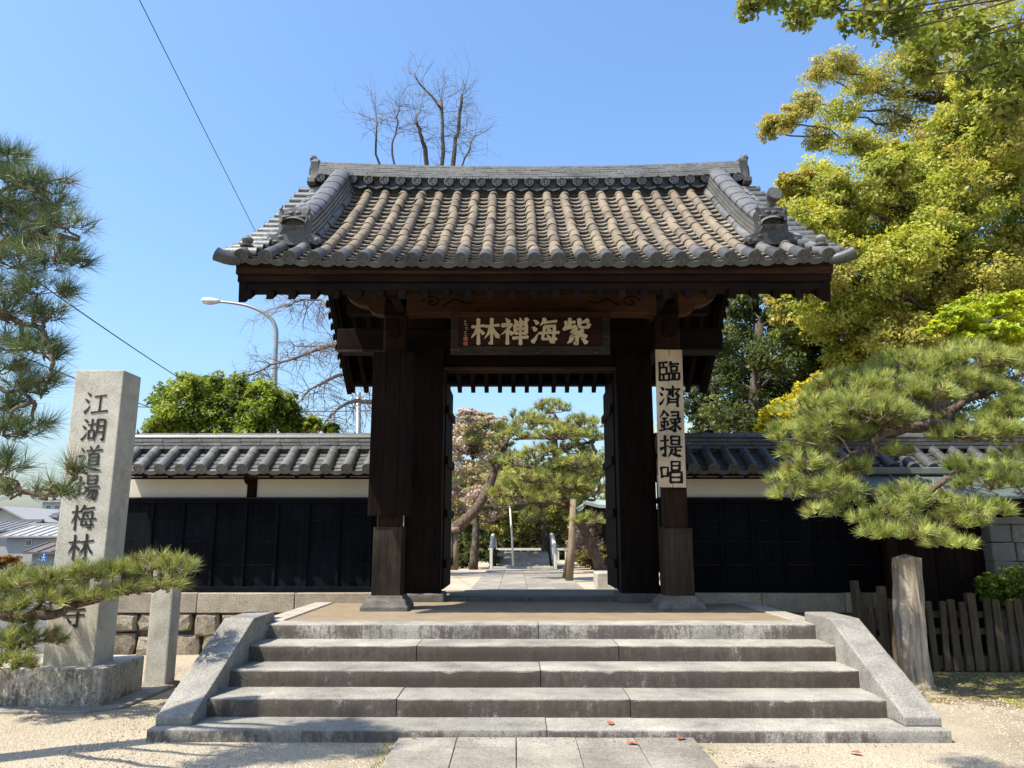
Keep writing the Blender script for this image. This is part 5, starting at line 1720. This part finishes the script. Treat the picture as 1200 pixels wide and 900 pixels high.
broadleaf('broadleaf_tree', 'tree with sparse olive leaved limbs against the sky above the gate roof corner', (8.6,21.0,CZ-0.6), px_cl(cl, 20.5, 0.8), CAM[1:5] + [(0.44,0.40,0.14)], 0.09, 0.55, 44, 46, 0.32, P(1110,120,20.8), rs=0.42, limbr=0.10, group=None)
random.seed(106)
DK = [(0.06,0.085,0.028), (0.10,0.13,0.035), (0.16,0.18,0.05), (0.045,0.065,0.026)]
cl = [(825,470,32),(850,440,34),(840,400,30),(880,380,36),(870,420,38),(905,415,38),(890,460,40),(925,450,36),(860,485,36),(915,370,32),(945,400,32),(905,495,36),(830,500,30),(940,480,34),(870,350,26),(960,430,30),(985,450,36),(1000,490,40),(960,500,36)]
broadleaf('evergreen_tree', 'dark green evergreen tree behind the right wall beside the gate', (5.6,19.6,CZ-0.6), px_cl(cl, 19.5, 1.2, 0.9), DK, 0.115, 0.5, 52, 50, 0.3, P(890,380,19.5), rs=0.36, limbr=0.07)
random.seed(107)
YG = [(0.62,0.54,0.03), (0.52,0.50,0.035), (0.70,0.56,0.04)]
cl = [(915,485,24),(940,470,22),(955,452,18),(935,500,22),(900,505,16),(975,498,18)]
broadleaf('leafy_tree', 'bright yellow leaved small tree low behind the right wall', (5.3,14.6,CZ-0.6), px_cl(cl, 14.4, 0.4), YG, 0.075, 0.8, 30, 44, 0.09, None, shape=MAPLE, limbr=0.03)
random.seed(108)
cl = [(1120,372,26),(1150,362,30),(1185,372,30),(1198,395,26),(1165,392,24),(1135,395,20),(1100,385,16),(1195,350,20)]
broadleaf('leafy_tree', 'vivid lime green foliage of a small tree above the pine at the right edge', (7.9,11.6,0.0), px_cl(cl, 11.8, 0.5, 0.5), [(0.46,0.54,0.03),(0.55,0.60,0.035),(0.38,0.47,0.03)], 0.07, 0.8, 34, 44, 0.10, None, shape=MAPLE, limbr=0.03)
random.seed(109)
cl = [(1000,440,50),(1080,470,55),(1160,470,55),(1200,520,50),(1050,510,50),(1120,520,50),(1180,430,50),(980,500,40)]
broadleaf('evergreen_tree', 'shaded evergreen foliage behind the coping of the right wall', (9.0,22.5,CZ-0.6), px_cl(cl, 22, 1.0), DK + [(0.12,0.13,0.03)], 0.11, 0.5, 46, 46, 0.25, None, limbr=0.06)

# ---- broad-leaved tree overhead: its trunk stands right of the camera, limbs cross above the view
random.seed(110)
OV = [(0.20,0.25,0.045), (0.27,0.31,0.055), (0.16,0.21,0.04), (0.33,0.34,0.07)]
cl = [(880,4,16),(915,-8,20),(940,18,16),(975,6,20),(1010,20,22),(1050,30,26),(1090,50,28),(1130,40,30),(1165,70,28),(1190,95,24),(1195,40,34),(1140,85,18),(1100,10,30),(1040,-10,28),(1075,85,14),(1180,130,14)]
ovc = px_cl([(a, b, c*1.25) for a, b, c in cl], 6.0, 0.6, 0.8)
for x, y, z, r in ((5.2,4.2,6.8,0.7),(4.2,3.6,7.2,0.7),(3.0,3.0,7.3,0.6),(5.8,5.5,6.3,0.7),(4.9,2.0,6.6,0.7),(1.8,2.9,7.6,0.45),(0.4,3.4,7.9,0.4),(-1.2,3.2,8.0,0.3),(-2.6,3.0,7.9,0.25),(2.4,1.8,7.4,0.5)):
    ovc.append((Vector((x, y, z)), (r, r, r*0.5)))
ot = broadleaf('overhanging_tree', 'overhanging branches with large green leaves at the top right corner', (7.6,3.6,0), ovc, OV, 0.064, 0.95, 20, 13, 0.20, (5.9,4.2,6.4), shape=MAPLE, rs=0.6, limbr=0.035)

# ---- clipped round hedge tree behind the left wall
random.seed(111)
GR = [(0.21,0.29,0.035), (0.29,0.37,0.045), (0.14,0.20,0.03), (0.35,0.41,0.055), (0.10,0.14,0.03)]
cl = []
for u, v, r in ((198,464,20),(222,456,20),(250,453,20),(280,456,20),(308,463,20),(330,474,18),(200,488,22),(235,482,24),(270,480,24),(305,485,24),(338,493,18),(188,503,18),(220,507,22),(260,507,24),(300,507,24),(365,500,14),(345,507,16),(388,503,8)):
    cl.append((u, v, r))
broadleaf('clipped_tree', 'clipped dome of glossy bright green leaves behind the left wall', (-5.3,13.9,0), px_cl(cl, 13.8, 0.5, 0.85), GR, 0.085, 0.42, 64, 34, 0.14, P(265,520,13.8), rs=0.40, limbr=0.03)

# ---- leafless trees
def twig_tree(mb, p, d, L, r, depth, droop=0.0, spread=0.6, seg=4, kids=3):
    pts = [p]
    q, dd = p.copy(), d.copy()
    for i in range(seg):
        dd = (dd + Vector((random.gauss(0, .16), random.gauss(0, .16), random.gauss(0, .12) - droop))).normalized()
        q = q + dd*(L/seg)
        pts.append(q.copy())
    mb.tube(pts, [r*(1-0.6*i/seg) for i in range(seg+1)], 5 if r > 0.02 else 3, cap=False)
    if depth <= 0: return
    for k in range(kids):
        i = random.randint(1, seg)
        e = Vector((random.gauss(0, 1), random.gauss(0, 1), random.gauss(0, 0.7)))
        nd = (dd*(1-spread) + e.normalized()*spread + Vector((0, 0, 0.15))).normalized()
        twig_tree(mb, pts[i], nd, L*random.uniform(0.5, 0.75), r*0.5, depth-1, droop, spread, max(3, seg-1), kids)
random.seed(112)
Yb = 24.0
bt = thing('bare_tree', (P(512,640,Yb).x, Yb, CZ-0.2), 'tall leafless pruned tree rising behind the gate ridge', 'tree')
mb = MB(); tw = MB()
b0 = Vector((P(512,640,Yb).x, Yb, CZ-0.2))
fork = P(515,330,Yb)
limb(mb, [b0, b0.lerp(fork, 0.5)+Vector((0.15,0,0)), fork], 0.34, 0.26, 9, 5, 0.03)
stems = [[(515,330),(519,195),(517,118)], [(515,330),(530,195),(537,150),(541,113)], [(515,300),(500,195),(494,160),(487,140)], [(515,320),(462,195),(465,150),(468,125)], [(515,330),(446,195),(442,150),(441,133)], [(522,240),(545,185),(556,160)]]
for s_ in stems:
    pts = [P(u, v, Yb+random.uniform(-.4,.4)) for u, v in s_]
    big = s_[1][0] in (519, 530, 500)
    sp = limb(mb, pts, 0.10 if big else 0.055, 0.05 if big else 0.016, 7, 5, 0.04)
    for q in sp[len(sp)//2:]:
        for _ in range(3 if big else 2):
            e = Vector((random.gauss(0, 1), random.gauss(0, 0.8), random.gauss(0.3, 0.5))).normalized()
            twig_tree(tw, q, e, random.uniform(0.4, 1.1), 0.011, 2, 0.03, 0.55, 4, 3)
    for _ in range(4):
        e = Vector((random.gauss(0, 0.5), random.gauss(0, 0.5), 1)).normalized()
        twig_tree(tw, sp[-1], e, random.uniform(0.6, 1.2), 0.013, 2, 0.0, 0.5, 4, 3)
limb(mb, [P(517,128,Yb), P(505,112,Yb), P(492,98,Yb), P(486,86,Yb)], 0.045, 0.02, 6, 3, 0.02)
for u, v in ((505,112),(492,98),(486,88)):
    for _ in range(3):
        e = Vector((random.gauss(-0.3, 0.7), random.gauss(0, 0.6), 0.8)).normalized()
        twig_tree(tw, P(u, v, Yb), e, 0.7, 0.012, 2, 0, 0.5, 4, 3)
mb.build('trunk', M['bark'], bt, smooth=True); tw.build('twigs', M['barebark'], bt, fixn=False)

random.seed(113)
Yc = 22.0
b0 = Vector((P(455,640,Yc).x, Yc, CZ-0.2))
wt = thing('bare_tree', b0, 'leafless tree with drooping twigs behind the street lamp left of the gate', 'tree')
mb = MB(); tw = MB()
top = P(450,380,Yc)
limb(mb, [b0, b0.lerp(top, 0.5)+Vector((-0.2,0,0)), top], 0.26, 0.12, 9, 5, 0.03)
for s_ in ([(448,420),(400,402),(360,415),(318,428),(290,440)], [(450,450),(405,440),(372,452),(345,475)], [(450,400),(410,375),(375,352),(350,352),(335,360)], [(452,470),(420,470),(395,480),(380,498)], [(450,430),(420,420),(385,405),(345,405)]):
    sp = limb(mb, [P(u, v, Yc+random.uniform(-.5,.5)) for u, v in s_], 0.085, 0.02, 6, 4, 0.05)
    for q in sp[2:]:
        for _ in range(3):
            e = Vector((random.gauss(-0.2, 1), random.gauss(0, 0.8), random.gauss(0.0, 0.5))).normalized()
            twig_tree(tw, q, e, random.uniform(0.5, 1.1), 0.016, 2, 0.10, 0.5, 5, 3)
mb.build('trunk', M['barebark'], wt, smooth=True); tw.build('twigs', M['barebark'], wt, fixn=False)

# ---- shrub at the right edge
random.seed(114)
cl = [(1163,686,14),(1185,680,16),(1178,698,16),(1200,690,20),(1158,697,8),(1196,708,16)]
broadleaf('shrub', 'small clipped green shrub below the block pier at the right edge', (6.45,10.1,0), px_cl(cl, 10.08, 0.08, 0.9), [(0.17,0.25,0.035),(0.24,0.33,0.045),(0.12,0.19,0.03)], 0.055, 0.5, 46, 34, 0.05, P(1188,715,10.08), limbr=0.015, cat='shrub')
# ------------------------------------------------------------------ courtyard seen through the gate
random.seed(201)
Yq = 20.5
def gp_pads(l): return [px_pad(u+random.uniform(-6,6), v+random.uniform(-5,5), ru*random.uniform(0.6,0.95), rv*random.uniform(1.1,1.7), y) for u, v, ru, rv, y in l]
# pine right of the path with layered boughs
pads = gp_pads([(650,478,42,9,20.8),(620,492,34,9,20.4),(680,490,34,9,20.3),(655,508,46,9,20.0),(600,512,30,8,20.6),(695,515,28,9,20.5),(640,528,44,9,20.0),(680,540,36,9,19.8),(600,540,30,8,20.5),(625,555,40,9,20.0),(668,565,38,9,19.8),(605,575,34,9,20.2),(650,585,36,9,20.0),(695,580,24,9,20.0),(700,550,20,9,20.0),(635,497,30,11,20.9),(665,520,30,12,20.6),(620,540,26,12,20.6),(655,550,30,12,20.5),(690,565,24,12,20.3),(635,570,28,12,20.6),(585,590,20,9,20.6),(660,500,26,10,20.9),(625,600,30,8,20.3),(690,610,26,8,19.7)])
b0 = Vector((P(700,650,20.4).x+0.2, 20.4, CZ))
pine('garden_pine', 'layered garden pine right of the courtyard path, propped by a pole', b0, [b0, P(690,632,20.4), P(672,600,20.3), P(655,560,20.3), P(650,520,20.4), P(652,490,20.5)],
     [([P(655,560,20.3), P(625,548,20.3), P(600,545,20.4)], 0.06, 0.03), ([P(652,530,20.3), P(680,520,20.3), P(697,518,20.3)], 0.05, 0.03), ([P(672,600,20.3), P(650,590,20.2), P(620,590,20.2)], 0.05, 0.03)], pads,
     (0.20,0.24,0.06), (0.48,0.49,0.14), L=0.18, w=0.015, per=28, tuft_sp=0.19, trunk_r=(0.16,0.07), twig_r=0.012)
random.seed(202)
# leaning pine on the left
pads = gp_pads([(590,498,24,9,23),(605,485,20,8,23),(592,518,24,9,23),(575,535,20,8,22.6),(600,535,18,8,23)])
b0 = Vector((P(512,650,22.5).x-0.4, 22.5, CZ))
pine('garden_pine', 'leaning garden pine left of the courtyard path resting on a wooden trestle', b0, [b0, P(520,632,22.5), P(545,610,22.5), P(565,585,22.6), P(580,550,22.8), P(592,520,23)],
     [([P(580,550,22.8), P(585,530,22.8), P(605,505,22.8)], 0.05, 0.03)], pads, (0.11,0.14,0.035), (0.25,0.27,0.07), L=0.17, w=0.018, per=28, tuft_sp=0.19, trunk_r=(0.21,0.11), twig_r=0.012)
# props
t = thing('pole_prop', (P(668,680,19.6).x, 19.6, CZ), 'single wooden pole propping the garden pine beside the path', 'pole')
MB().tube([P(667,681,19.6), P(670,640,19.6), P(672,585,19.6)], [0.10,0.095,0.085], 10).build('pole', M['polewood'], t, smooth=True)
MB().tube([P(661,678,19.9), P(668,640,19.9), P(672,600,19.8)], [0.06,0.055,0.05], 8).build('second_pole', M['polewood'], t, smooth=True)
t = thing('trestle_prop', (P(531,668,21.8).x, 21.8, CZ), 'wooden trestle with two posts under the leaning garden pine', 'prop')
for u in (527.5, 534):
    MB().tube([P(u,668,21.8), P(u,622,21.8)], [0.075,0.07], 8).build('post', M['polewood'], t, smooth=True)
MB().tube([P(523,622,21.7), P(538,620,21.7)], [0.07,0.07], 8).build('crossbar', M['polewood'], t, smooth=True)
# cherry trees in flower with young brown leaves
random.seed(203)
CH1 = [(0.66,0.50,0.53), (0.72,0.58,0.60), (0.50,0.40,0.28), (0.44,0.38,0.18), (0.40,0.40,0.14)]
cl = [(545,488,12),(565,492,12),(582,496,12),(556,512,14),(530,505,16),(550,500,16),(570,505,16),(540,525,18),(565,528,18),(525,545,18),(550,552,18),(580,520,14),(530,575,16),(560,580,16),(590,505,12),(535,600,14),(575,600,14),(522,520,14)]
broadleaf('cherry_tree', 'cherry tree in fading pink blossom left of the courtyard path', (P(555,650,27).x,27,CZ), px_cl(cl, 27, 0.9), CH1, 0.085, 0.8, 40, 40, 0.16, None, mat='petal', limbr=0.05)
random.seed(204)
CH2 = [(0.32,0.35,0.07), (0.40,0.40,0.09), (0.23,0.27,0.06), (0.48,0.36,0.24)]
cl = [(560,600,18),(585,570,18),(545,580,16),(680,575,20),(655,560,18),(705,590,16),(670,620,16),(600,560,20),(625,570,20),(590,590,18),(610,605,18),(640,595,20),(570,570,18),(650,615,16),(615,625,14),(590,620,14),(660,590,18),(575,610,14)]
broadleaf('young_tree', 'light green young tree behind the stone bridge in the courtyard', (P(638,650,30).x,30,CZ), px_cl(cl, 30, 0.8), CH2, 0.12, 0.6, 34, 36, 0.22, P(632,590,30), limbr=0.07)
random.seed(205)
cl = [(690,620,18),(705,610,16),(680,640,14),(700,640,16),(712,625,14)]
broadleaf('cherry_tree', 'small pale pink cherry behind the pole beside the hall roof', (P(695,655,27).x,27,CZ), px_cl(cl, 27, 0.5), [(0.85,0.68,0.70),(0.70,0.56,0.56),(0.5,0.4,0.36)], 0.10, 0.8, 30, 34, 0.1, None, mat='petal', limbr=0.03)
# backdrop of the grove, trees one can tell apart by crown
random.seed(206)
BD = [(0.08,0.105,0.035), (0.13,0.155,0.045), (0.19,0.21,0.06), (0.27,0.26,0.09)]
for k, (u, v, w_, lab) in enumerate(((515,600,60,'dark grove tree behind the left side of the courtyard'), (575,612,60,'dark grove tree behind the stone bridge'), (640,605,62,'dark grove tree behind the white pole'), (705,600,60,'dark grove tree behind the hall roof corner'))):
    cl = [(u+random.uniform(-w_,w_)*0.7, v+random.uniform(-60,52), 26) for _ in range(22)]
    broadleaf('grove_tree', lab, (P(u,650,40).x,40,CZ), px_cl(cl, 40, 2.0), BD, 0.2, 0.55, 34, 32, 0.3, P(u,600,40), limbr=0.1, group='grove beyond the courtyard')
random.seed(207)
hd = [(p_[0], p_[1], 11) for p_ in ((525,655),(540,657),(552,655),(565,650),(575,652))]
broadleaf('azalea_bush', 'low dark bush beside the stone bridge left of the path', (P(550,662,28).x,28,CZ), px_cl(hd, 28, 0.3), BD[:2], 0.1, 0.55, 30, 30, 0.06, None, limbr=0.02, cat='bush')
hd = [(p_[0], p_[1], 9) for p_ in ((682,652),(690,648),(700,646),(710,648),(695,656),(706,657),(685,659))]
broadleaf('clipped_hedge', 'brownish clipped hedge right of the courtyard path', (P(697,664,25).x,25,CZ), px_cl(hd, 25, 0.3), [(0.22,0.17,0.06),(0.17,0.14,0.05),(0.26,0.21,0.08)], 0.07, 0.55, 30, 34, 0.05, None, limbr=0.02, cat='hedge')

# stone bridge seen end on: humped deck, curved parapets with posts
Yb0, Yb1 = 27.2, 32.5
bx_ = P(613,664,28).x
br = thing('stone_bridge', (bx_, 29.5, CZ-0.1), 'small humped stone bridge with pale curved railings at the end of the path', 'bridge')
deck = []
for i in range(13):
    u = i/12
    deck.append((Yb0+(Yb1-Yb0)*u, CZ+0.02+0.55*math.sin(math.pi*u)))
MB().prism(deck + [(Yb1, CZ-0.2), (Yb0, CZ-0.2)], bx_-0.95, bx_+0.95, 'x').build('deck', M['paving'], br)
MB().box((bx_-1.05, Yb0-0.35, CZ-0.05), (bx_+1.05, Yb0-0.02, CZ+0.10)).build('landing_stone', M['kerb'], br, bevel=0.02)
for sg in (-1, 1):
    x = bx_+sg*1.12
    rail = MB()
    pts = [(x, y, z+0.62) for y, z in deck]
    rail.tube(pts, 0.075, 8)
    rail.build('railing', M['white'], br, smooth=True)
    for i in range(0, 13, 1):
        y, z = deck[i]
        MB().box((x-0.05, y-0.06, z-0.15), (x+0.05, y+0.06, z+0.60)).build('baluster', M['white'], br, bevel=0.01)
    wl = [(y, z+0.02) for y, z in deck]
    MB().prism(wl + [(Yb1, CZ-0.3), (Yb0, CZ-0.3)], x-0.09, x+0.09, 'x').build('side_wall', M['block'], br)
t = thing('white_pole', (P(600,662,28).x, 26.6, CZ), 'thin white pole leaning slightly beside the stone bridge', 'pole')
MB().tube([P(601.5,663,26.6), P(600,630,26.6), P(597.5,594,26.6)], [0.04,0.036,0.03], 8).build('shaft', M['white'], t, smooth=True)
MB().lathe([(0.05,0),(0.05,0.05),(0.02,0.08)], P(597.5,594,26.6), 8).build('finial', M['white'], t)
# low white fence beyond
t = thing('low_fence', (P(640,662,33).x, 33.2, CZ), 'low pale railing fence beyond the stone bridge', 'fence')
for i in range(17):
    x = P(575,660,33.2).x + i*0.32
    MB().box((x-0.035, 33.16, CZ), (x+0.035, 33.24, CZ+0.55)).build('baluster', M['white'], t)
x0, x1 = P(575,660,33.2).x, P(575,660,33.2).x+16*0.32
MB().box((x0-0.1, 33.14, CZ+0.55), (x1+0.1, 33.26, CZ+0.64)).build('rail', M['white'], t)
# rough stone block on the right of the path
m_ = MB().box((P(698,692,17.2).x, 17.0, CZ-0.05), (P(716,692,17.2).x+0.05, 17.4, CZ+0.36), jit=0.03)
tag(m_.build('stone_block', M['kerb'], None, bevel=0.03), 'squared pale stone block beside the right door leaf', 'stone')
# hall with a green copper roof, only the near corner of its eaves shows
hx, hy = P(683,578,24).x, 24.0
hl = thing('temple_hall', (hx+4.2, hy+3.5, CZ), 'temple hall with upturned pale green copper eaves right of the courtyard', 'building')
MB().box((hx+0.9, hy+1.0, CZ), (hx+8, hy+6, 2.9)).build('wall', M['postwood'], hl)
for k in range(3):
    MB().box((hx+1.3+k*1.6, hy+0.95, CZ+0.6), (hx+2.4+k*1.6, hy+0.999, 2.3)).build('window', M['plaster'], hl)
ev = MB()
vs = []
for z_, dz in ((0.0, 0), (0.10, 1)):
    for (x, y, z) in ((hx, hy, 2.62), (hx+0.5, hy+0.05, 2.50), (hx+1.5, hy+0.1, 2.46), (hx+8.6, hy+0.1, 2.46), (hx+8.6, hy+3.4, 5.6), (hx+2.9, hy+3.4, 5.6), (hx+1.6, hy+1.8, 3.75), (hx+0.8, hy+0.9, 3.0)):
        vs.append((x, y, z+z_))
ev.add(vs, [tuple(range(8)), tuple(range(15, 7, -1))] + [(i, (i+1) % 8, 8+(i+1) % 8, 8+i) for i in range(8)])
rf_ = ev.build('roof', M['copper_pale'], hl)
ev = MB()
vs = []
for z_ in (0.0, 0.10):
    for (x, y, z) in ((hx, hy, 2.621), (hx+0.06, hy+0.5, 2.51), (hx+0.1, hy+1.5, 2.46), (hx+0.1, hy+7, 2.46), (hx+2.9, hy+3.4, 5.6), (hx+1.6, hy+1.8, 3.75)):
        vs.append((x, y, z+z_))
ev.add(vs, [tuple(range(6)), tuple(range(11, 5, -1))] + [(i, (i+1) % 6, 6+(i+1) % 6, 6+i) for i in range(6)])
ev.build('roof_end', M['copper_pale'], hl)
for k in range(14):
    x = hx+0.35+k*0.3
    MB().box((x, hy+0.14, 2.36), (x+0.08, hy+1.2, 2.45)).build('rafter', M['fascia'], hl)
# ------------------------------------------------------------------ street side: lamp, wires, houses
random.seed(301)
Ys = 27.0
lp = thing('street_lamp', (P(322,640,Ys).x, Ys, 0), 'tall grey curved-arm street lamp behind the left wall', 'street lamp')
b0 = Vector((P(322,640,Ys).x, Ys, 0))
pts = [b0, P(322,445,Ys), P(323.5,400,Ys), P(323,385,Ys), P(318,374,Ys), P(308,366,Ys), P(292,359,Ys), P(275,355.5,Ys), P(257,353.5,Ys)]
MB().tube(catmull(pts, 4), [0.10 - 0.055*min(1, i/30) for i in range(33)], 10).build('pole', M['metal'], lp, smooth=True)
hd_ = MB()
a, b = P(258,353.5,Ys), P(236,351.5,Ys)
hd_.tube([a, a.lerp(b, .15), a.lerp(b, .5), a.lerp(b, .9), b], [0.05, 0.10, 0.12, 0.10, 0.03], 10)
hd_.build('lamp_head', M['white'], lp, smooth=True)
gl = MB(); a2 = a.lerp(b, .3)-Vector((0,0,.085)); b2 = a.lerp(b, .88)-Vector((0,0,.085))
gl.tube([a2, (a2+b2)/2, b2], [0.05,0.08,0.05], 8)
gl.build('lens', M['plaster'], lp, smooth=True)
def wire(label, a, b, sag, r=0.012):
    pts = []
    for i in range(17):
        u = i/16
        p = Vector(a).lerp(Vector(b), u); p.z -= sag*4*u*(1-u)
        pts.append(p)
    tag(MB().tube(pts, r, 5).build('overhead_wire', M['wire'], None, tuple(pts[0])), label, 'wire', 'overhead wires')
wire('thin overhead wire running from the top edge down to the left roof corner', P(155,-20,14).lerp(P(318,308,26), -0.75), P(318,308,26), 0.05, 0.010)
wire('black overhead cable from the pine down to the clipped tree, upper one', P(-60,240,14).lerp(P(215,446,30), -0.8), P(215,446,30), 0.25, 0.017)
wire('black overhead cable from behind the pillar down to the clipped tree, lower one', P(-60,370,15).lerp(P(200,486,30), -0.8), P(200,486,30), 0.2, 0.016)
wire('horizontal overhead wire between the pillar and the gate post', P(120,474,34), P(450,481,34), 0.15, 0.02)
# utility pole far behind
up_ = thing('utility_pole', (P(420,640,34).x, 34, 0), 'distant concrete utility pole seen below the gate eave on the left', 'pole')
MB().tube([Vector((P(420,640,34).x, 34, 0)), P(420,460,34)], [0.17,0.12], 10).build('pole', M['metal'], up_, smooth=True)
MB().box(tuple(P(410,470,34)-Vector((0,0.04,0.04))), tuple(P(430,470,34)+Vector((0,0.04,0.04)))).build('crossarm', M['metal'], up_)
for u in (412, 428):
    MB().lathe([(0.05,0),(0.07,0.05),(0.05,0.1),(0.03,0.15)], P(u,469,34), 8).build('insulator', M['white'], up_)

def house(name, label, u0, u1, vt, ve, Y, wall, roofm, ridge='x', depth=6.0, wins=()):
    """u0..u1 wall extent, ve eave height, vt ridge height (photo measures at depth Y)"""
    x0, x1 = P(u0, ve, Y).x, P(u1, ve, Y).x
    ze, zt = P((u0+u1)/2, ve, Y).z, P((u0+u1)/2, vt, Y).z
    t = thing(name, ((x0+x1)/2, Y, 0), label, 'house', 'houses across the street')
    wl = MB().box((x0, Y, 0), (x1, Y+depth, ze))
    if ridge == 'y':
        wl.prism([(x0, ze), (x1, ze), ((x0+x1)/2, zt)], Y, Y+depth)
    w_ = wl.build('wall', wall, t)
    o = 0.35
    if ridge == 'x':
        yc = Y+depth/2
        for y0, s in ((Y-o, 1), (Y+depth+o, -1)):
            vs = [(x0-o, y0, ze-0.05), (x1+o, y0, ze-0.05), (x1+o, yc, zt), (x0-o, yc, zt)]
            vs += [(a, b, c+0.12) for a, b, c in vs]
            r_ = MB().add(vs, [(0,3,2,1),(4,5,6,7),(0,1,5,4),(1,2,6,5),(2,3,7,6),(3,0,4,7)]).build('roof_slope', roofm, t)
            n = int((x1-x0)/0.5)
            for i in range(n+1):
                x = x0-o+0.1+i*(x1-x0+2*o-0.2)/n
                MB().beam((x, y0, ze+0.09), (x, yc, zt+0.14), 0.12, 0.08).build('tile_rib', roofm, r_)
        MB().box((x0-o, yc-0.15, zt), (x1+o, yc+0.15, zt+0.28)).build('roof_ridge', roofm, t)
    else:
        xc = (x0+x1)/2
        for xa, s in ((x0-o, 1), (x1+o, -1)):
            vs = [(xa, Y-o, ze-0.1), (xa, Y+depth+o, ze-0.1), (xc, Y+depth+o, zt+0.05), (xc, Y-o, zt+0.05)]
            vs += [(a, b, c+0.14) for a, b, c in vs]
            MB().add(vs, [(0,3,2,1),(4,5,6,7),(0,1,5,4),(1,2,6,5),(2,3,7,6),(3,0,4,7)]).build('roof_slope', roofm, t)
    for (ua, ub, va, vb) in wins:
        a, b = P(ua, vb, Y), P(ub, va, Y)
        f = MB().box((a.x, Y-0.05, a.z), (b.x, Y-0.003, b.z)).build('window', M['white'], t)
        MB().box((a.x+0.06, Y-0.07, a.z+0.06), ((a.x+b.x)/2-0.03, Y-0.052, b.z-0.06)).build('pane', M['glass'], f)
        MB().box(((a.x+b.x)/2+0.03, Y-0.07, a.z+0.06), (b.x-0.06, Y-0.052, b.z-0.06)).build('pane', M['glass'], f)
    return t
M['glass'] = plain('dark_window_glass', (0.08,0.10,0.12), 0.12, 0, 0.05)
M['cream'] = plain('cream_render', (0.62,0.58,0.49), 0.8, 0, 0.08)
M['greywall'] = plain('grey_render', (0.42,0.43,0.44), 0.8, 0, 0.1)
M['whitewall'] = plain('white_render', (0.70,0.70,0.68), 0.8, 0, 0.06)
M['roofgrey'] = plain('grey_tile_far', (0.22,0.23,0.25), 0.5, 0, 0.15)
M['roofpale'] = plain('pale_roof_far', (0.42,0.42,0.44), 0.6, 0, 0.12)
M['tinroof'] = plain('brown_roof_far', (0.14,0.12,0.11), 0.6, 0, 0.2)
house('house', 'cream gabled house far left behind the pine branch', -30, 34, 596, 612, 62, M['cream'], M['roofpale'], 'y', 8, ())
house('house', 'white two storey house with windows far left near the pillar', 30, 66, 598, 606, 66, M['whitewall'], M['roofgrey'], 'x', 8, ((33,42,607,614), (44,50,610,614), (54,62,604,612)))
house('house', 'grey house at the far left edge with a light roof', -40, 14, 612, 622, 56, M['greywall'], M['roofgrey'], 'x', 6, ((2,9,624,632),))
house('house', 'wide low pale tiled roof house left of the pillar', 8, 68, 617, 629, 52, M['greywall'], M['roofpale'], 'x', 6, ((30,38,632,640),))
house('house', 'brown roofed shed beside the blue crossing sign', 38, 76, 638, 648, 44, M['greywall'], M['tinroof'], 'x', 4, ((44,50,650,656),))
house('house', 'pale apartment block standing behind the other far left houses', 50, 100, 584, 588, 80, M['whitewall'], M['roofpale'], 'x', 8, ((54,60,592,597), (64,70,592,597)))
random.seed(302)
cl = [(0,660,10),(12,658,10),(20,663,7),(-10,655,12)]
broadleaf('round_bush', 'rust brown rounded bush at the left edge below the houses', (P(5,668,36).x,36,0), px_cl(cl, 36, 0.3), [(0.30,0.14,0.05),(0.24,0.12,0.045),(0.36,0.19,0.07)], 0.12, 0.6, 16, 40, 0.08, None, limbr=0.02, cat='bush')
cl = [(-20,640,14),(-30,620,16),(75,640,8)]
# blue pedestrian crossing sign
Yg = 40
cs = thing('crossing_sign', (P(52,670,Yg).x, Yg, 0), 'blue triangular pedestrian crossing sign on a pole left of the pillar', 'sign')
c = P(52,653.5,Yg)
MB().tube([Vector((c.x, Yg+0.06, 0)), Vector((c.x, Yg+0.06, c.z+0.2))], 0.04, 8).build('pole', M['metal'], cs)
k = pxm(Yg)
MB().prism([(c.x-6*k, c.z-5*k), (c.x+6*k, c.z-5*k), (c.x, c.z+7.5*k)], Yg-0.02, Yg+0.02).build('panel', M['blue'], cs, bevel=0.01)
fg = MB()
fg.tube([(c.x, Yg-0.025, c.z+0.10), (c.x, Yg-0.025, c.z-0.03)], 0.028, 6)
for a, b in (((0,-0.03),(-0.08,-0.17)), ((0,-0.03),(0.07,-0.17)), ((0,0.06),(-0.08,-0.01)), ((0,0.06),(0.08,0.0))):
    fg.tube([(c.x+a[0], Yg-0.025, c.z+a[1]), (c.x+b[0], Yg-0.025, c.z+b[1])], 0.02, 5)
fg.lathe([(0.035,0),(0.045,0.03),(0.03,0.07)], (c.x, Yg-0.03, c.z+0.11), 8)
fg.build('walking_figure', M['white'], cs)
print('objects', len(bpy.data.objects), 'tris', sum(sum(len(p.vertices)-2 for p in o.data.polygons) for o in bpy.data.objects if o.type == 'MESH') if False else '')
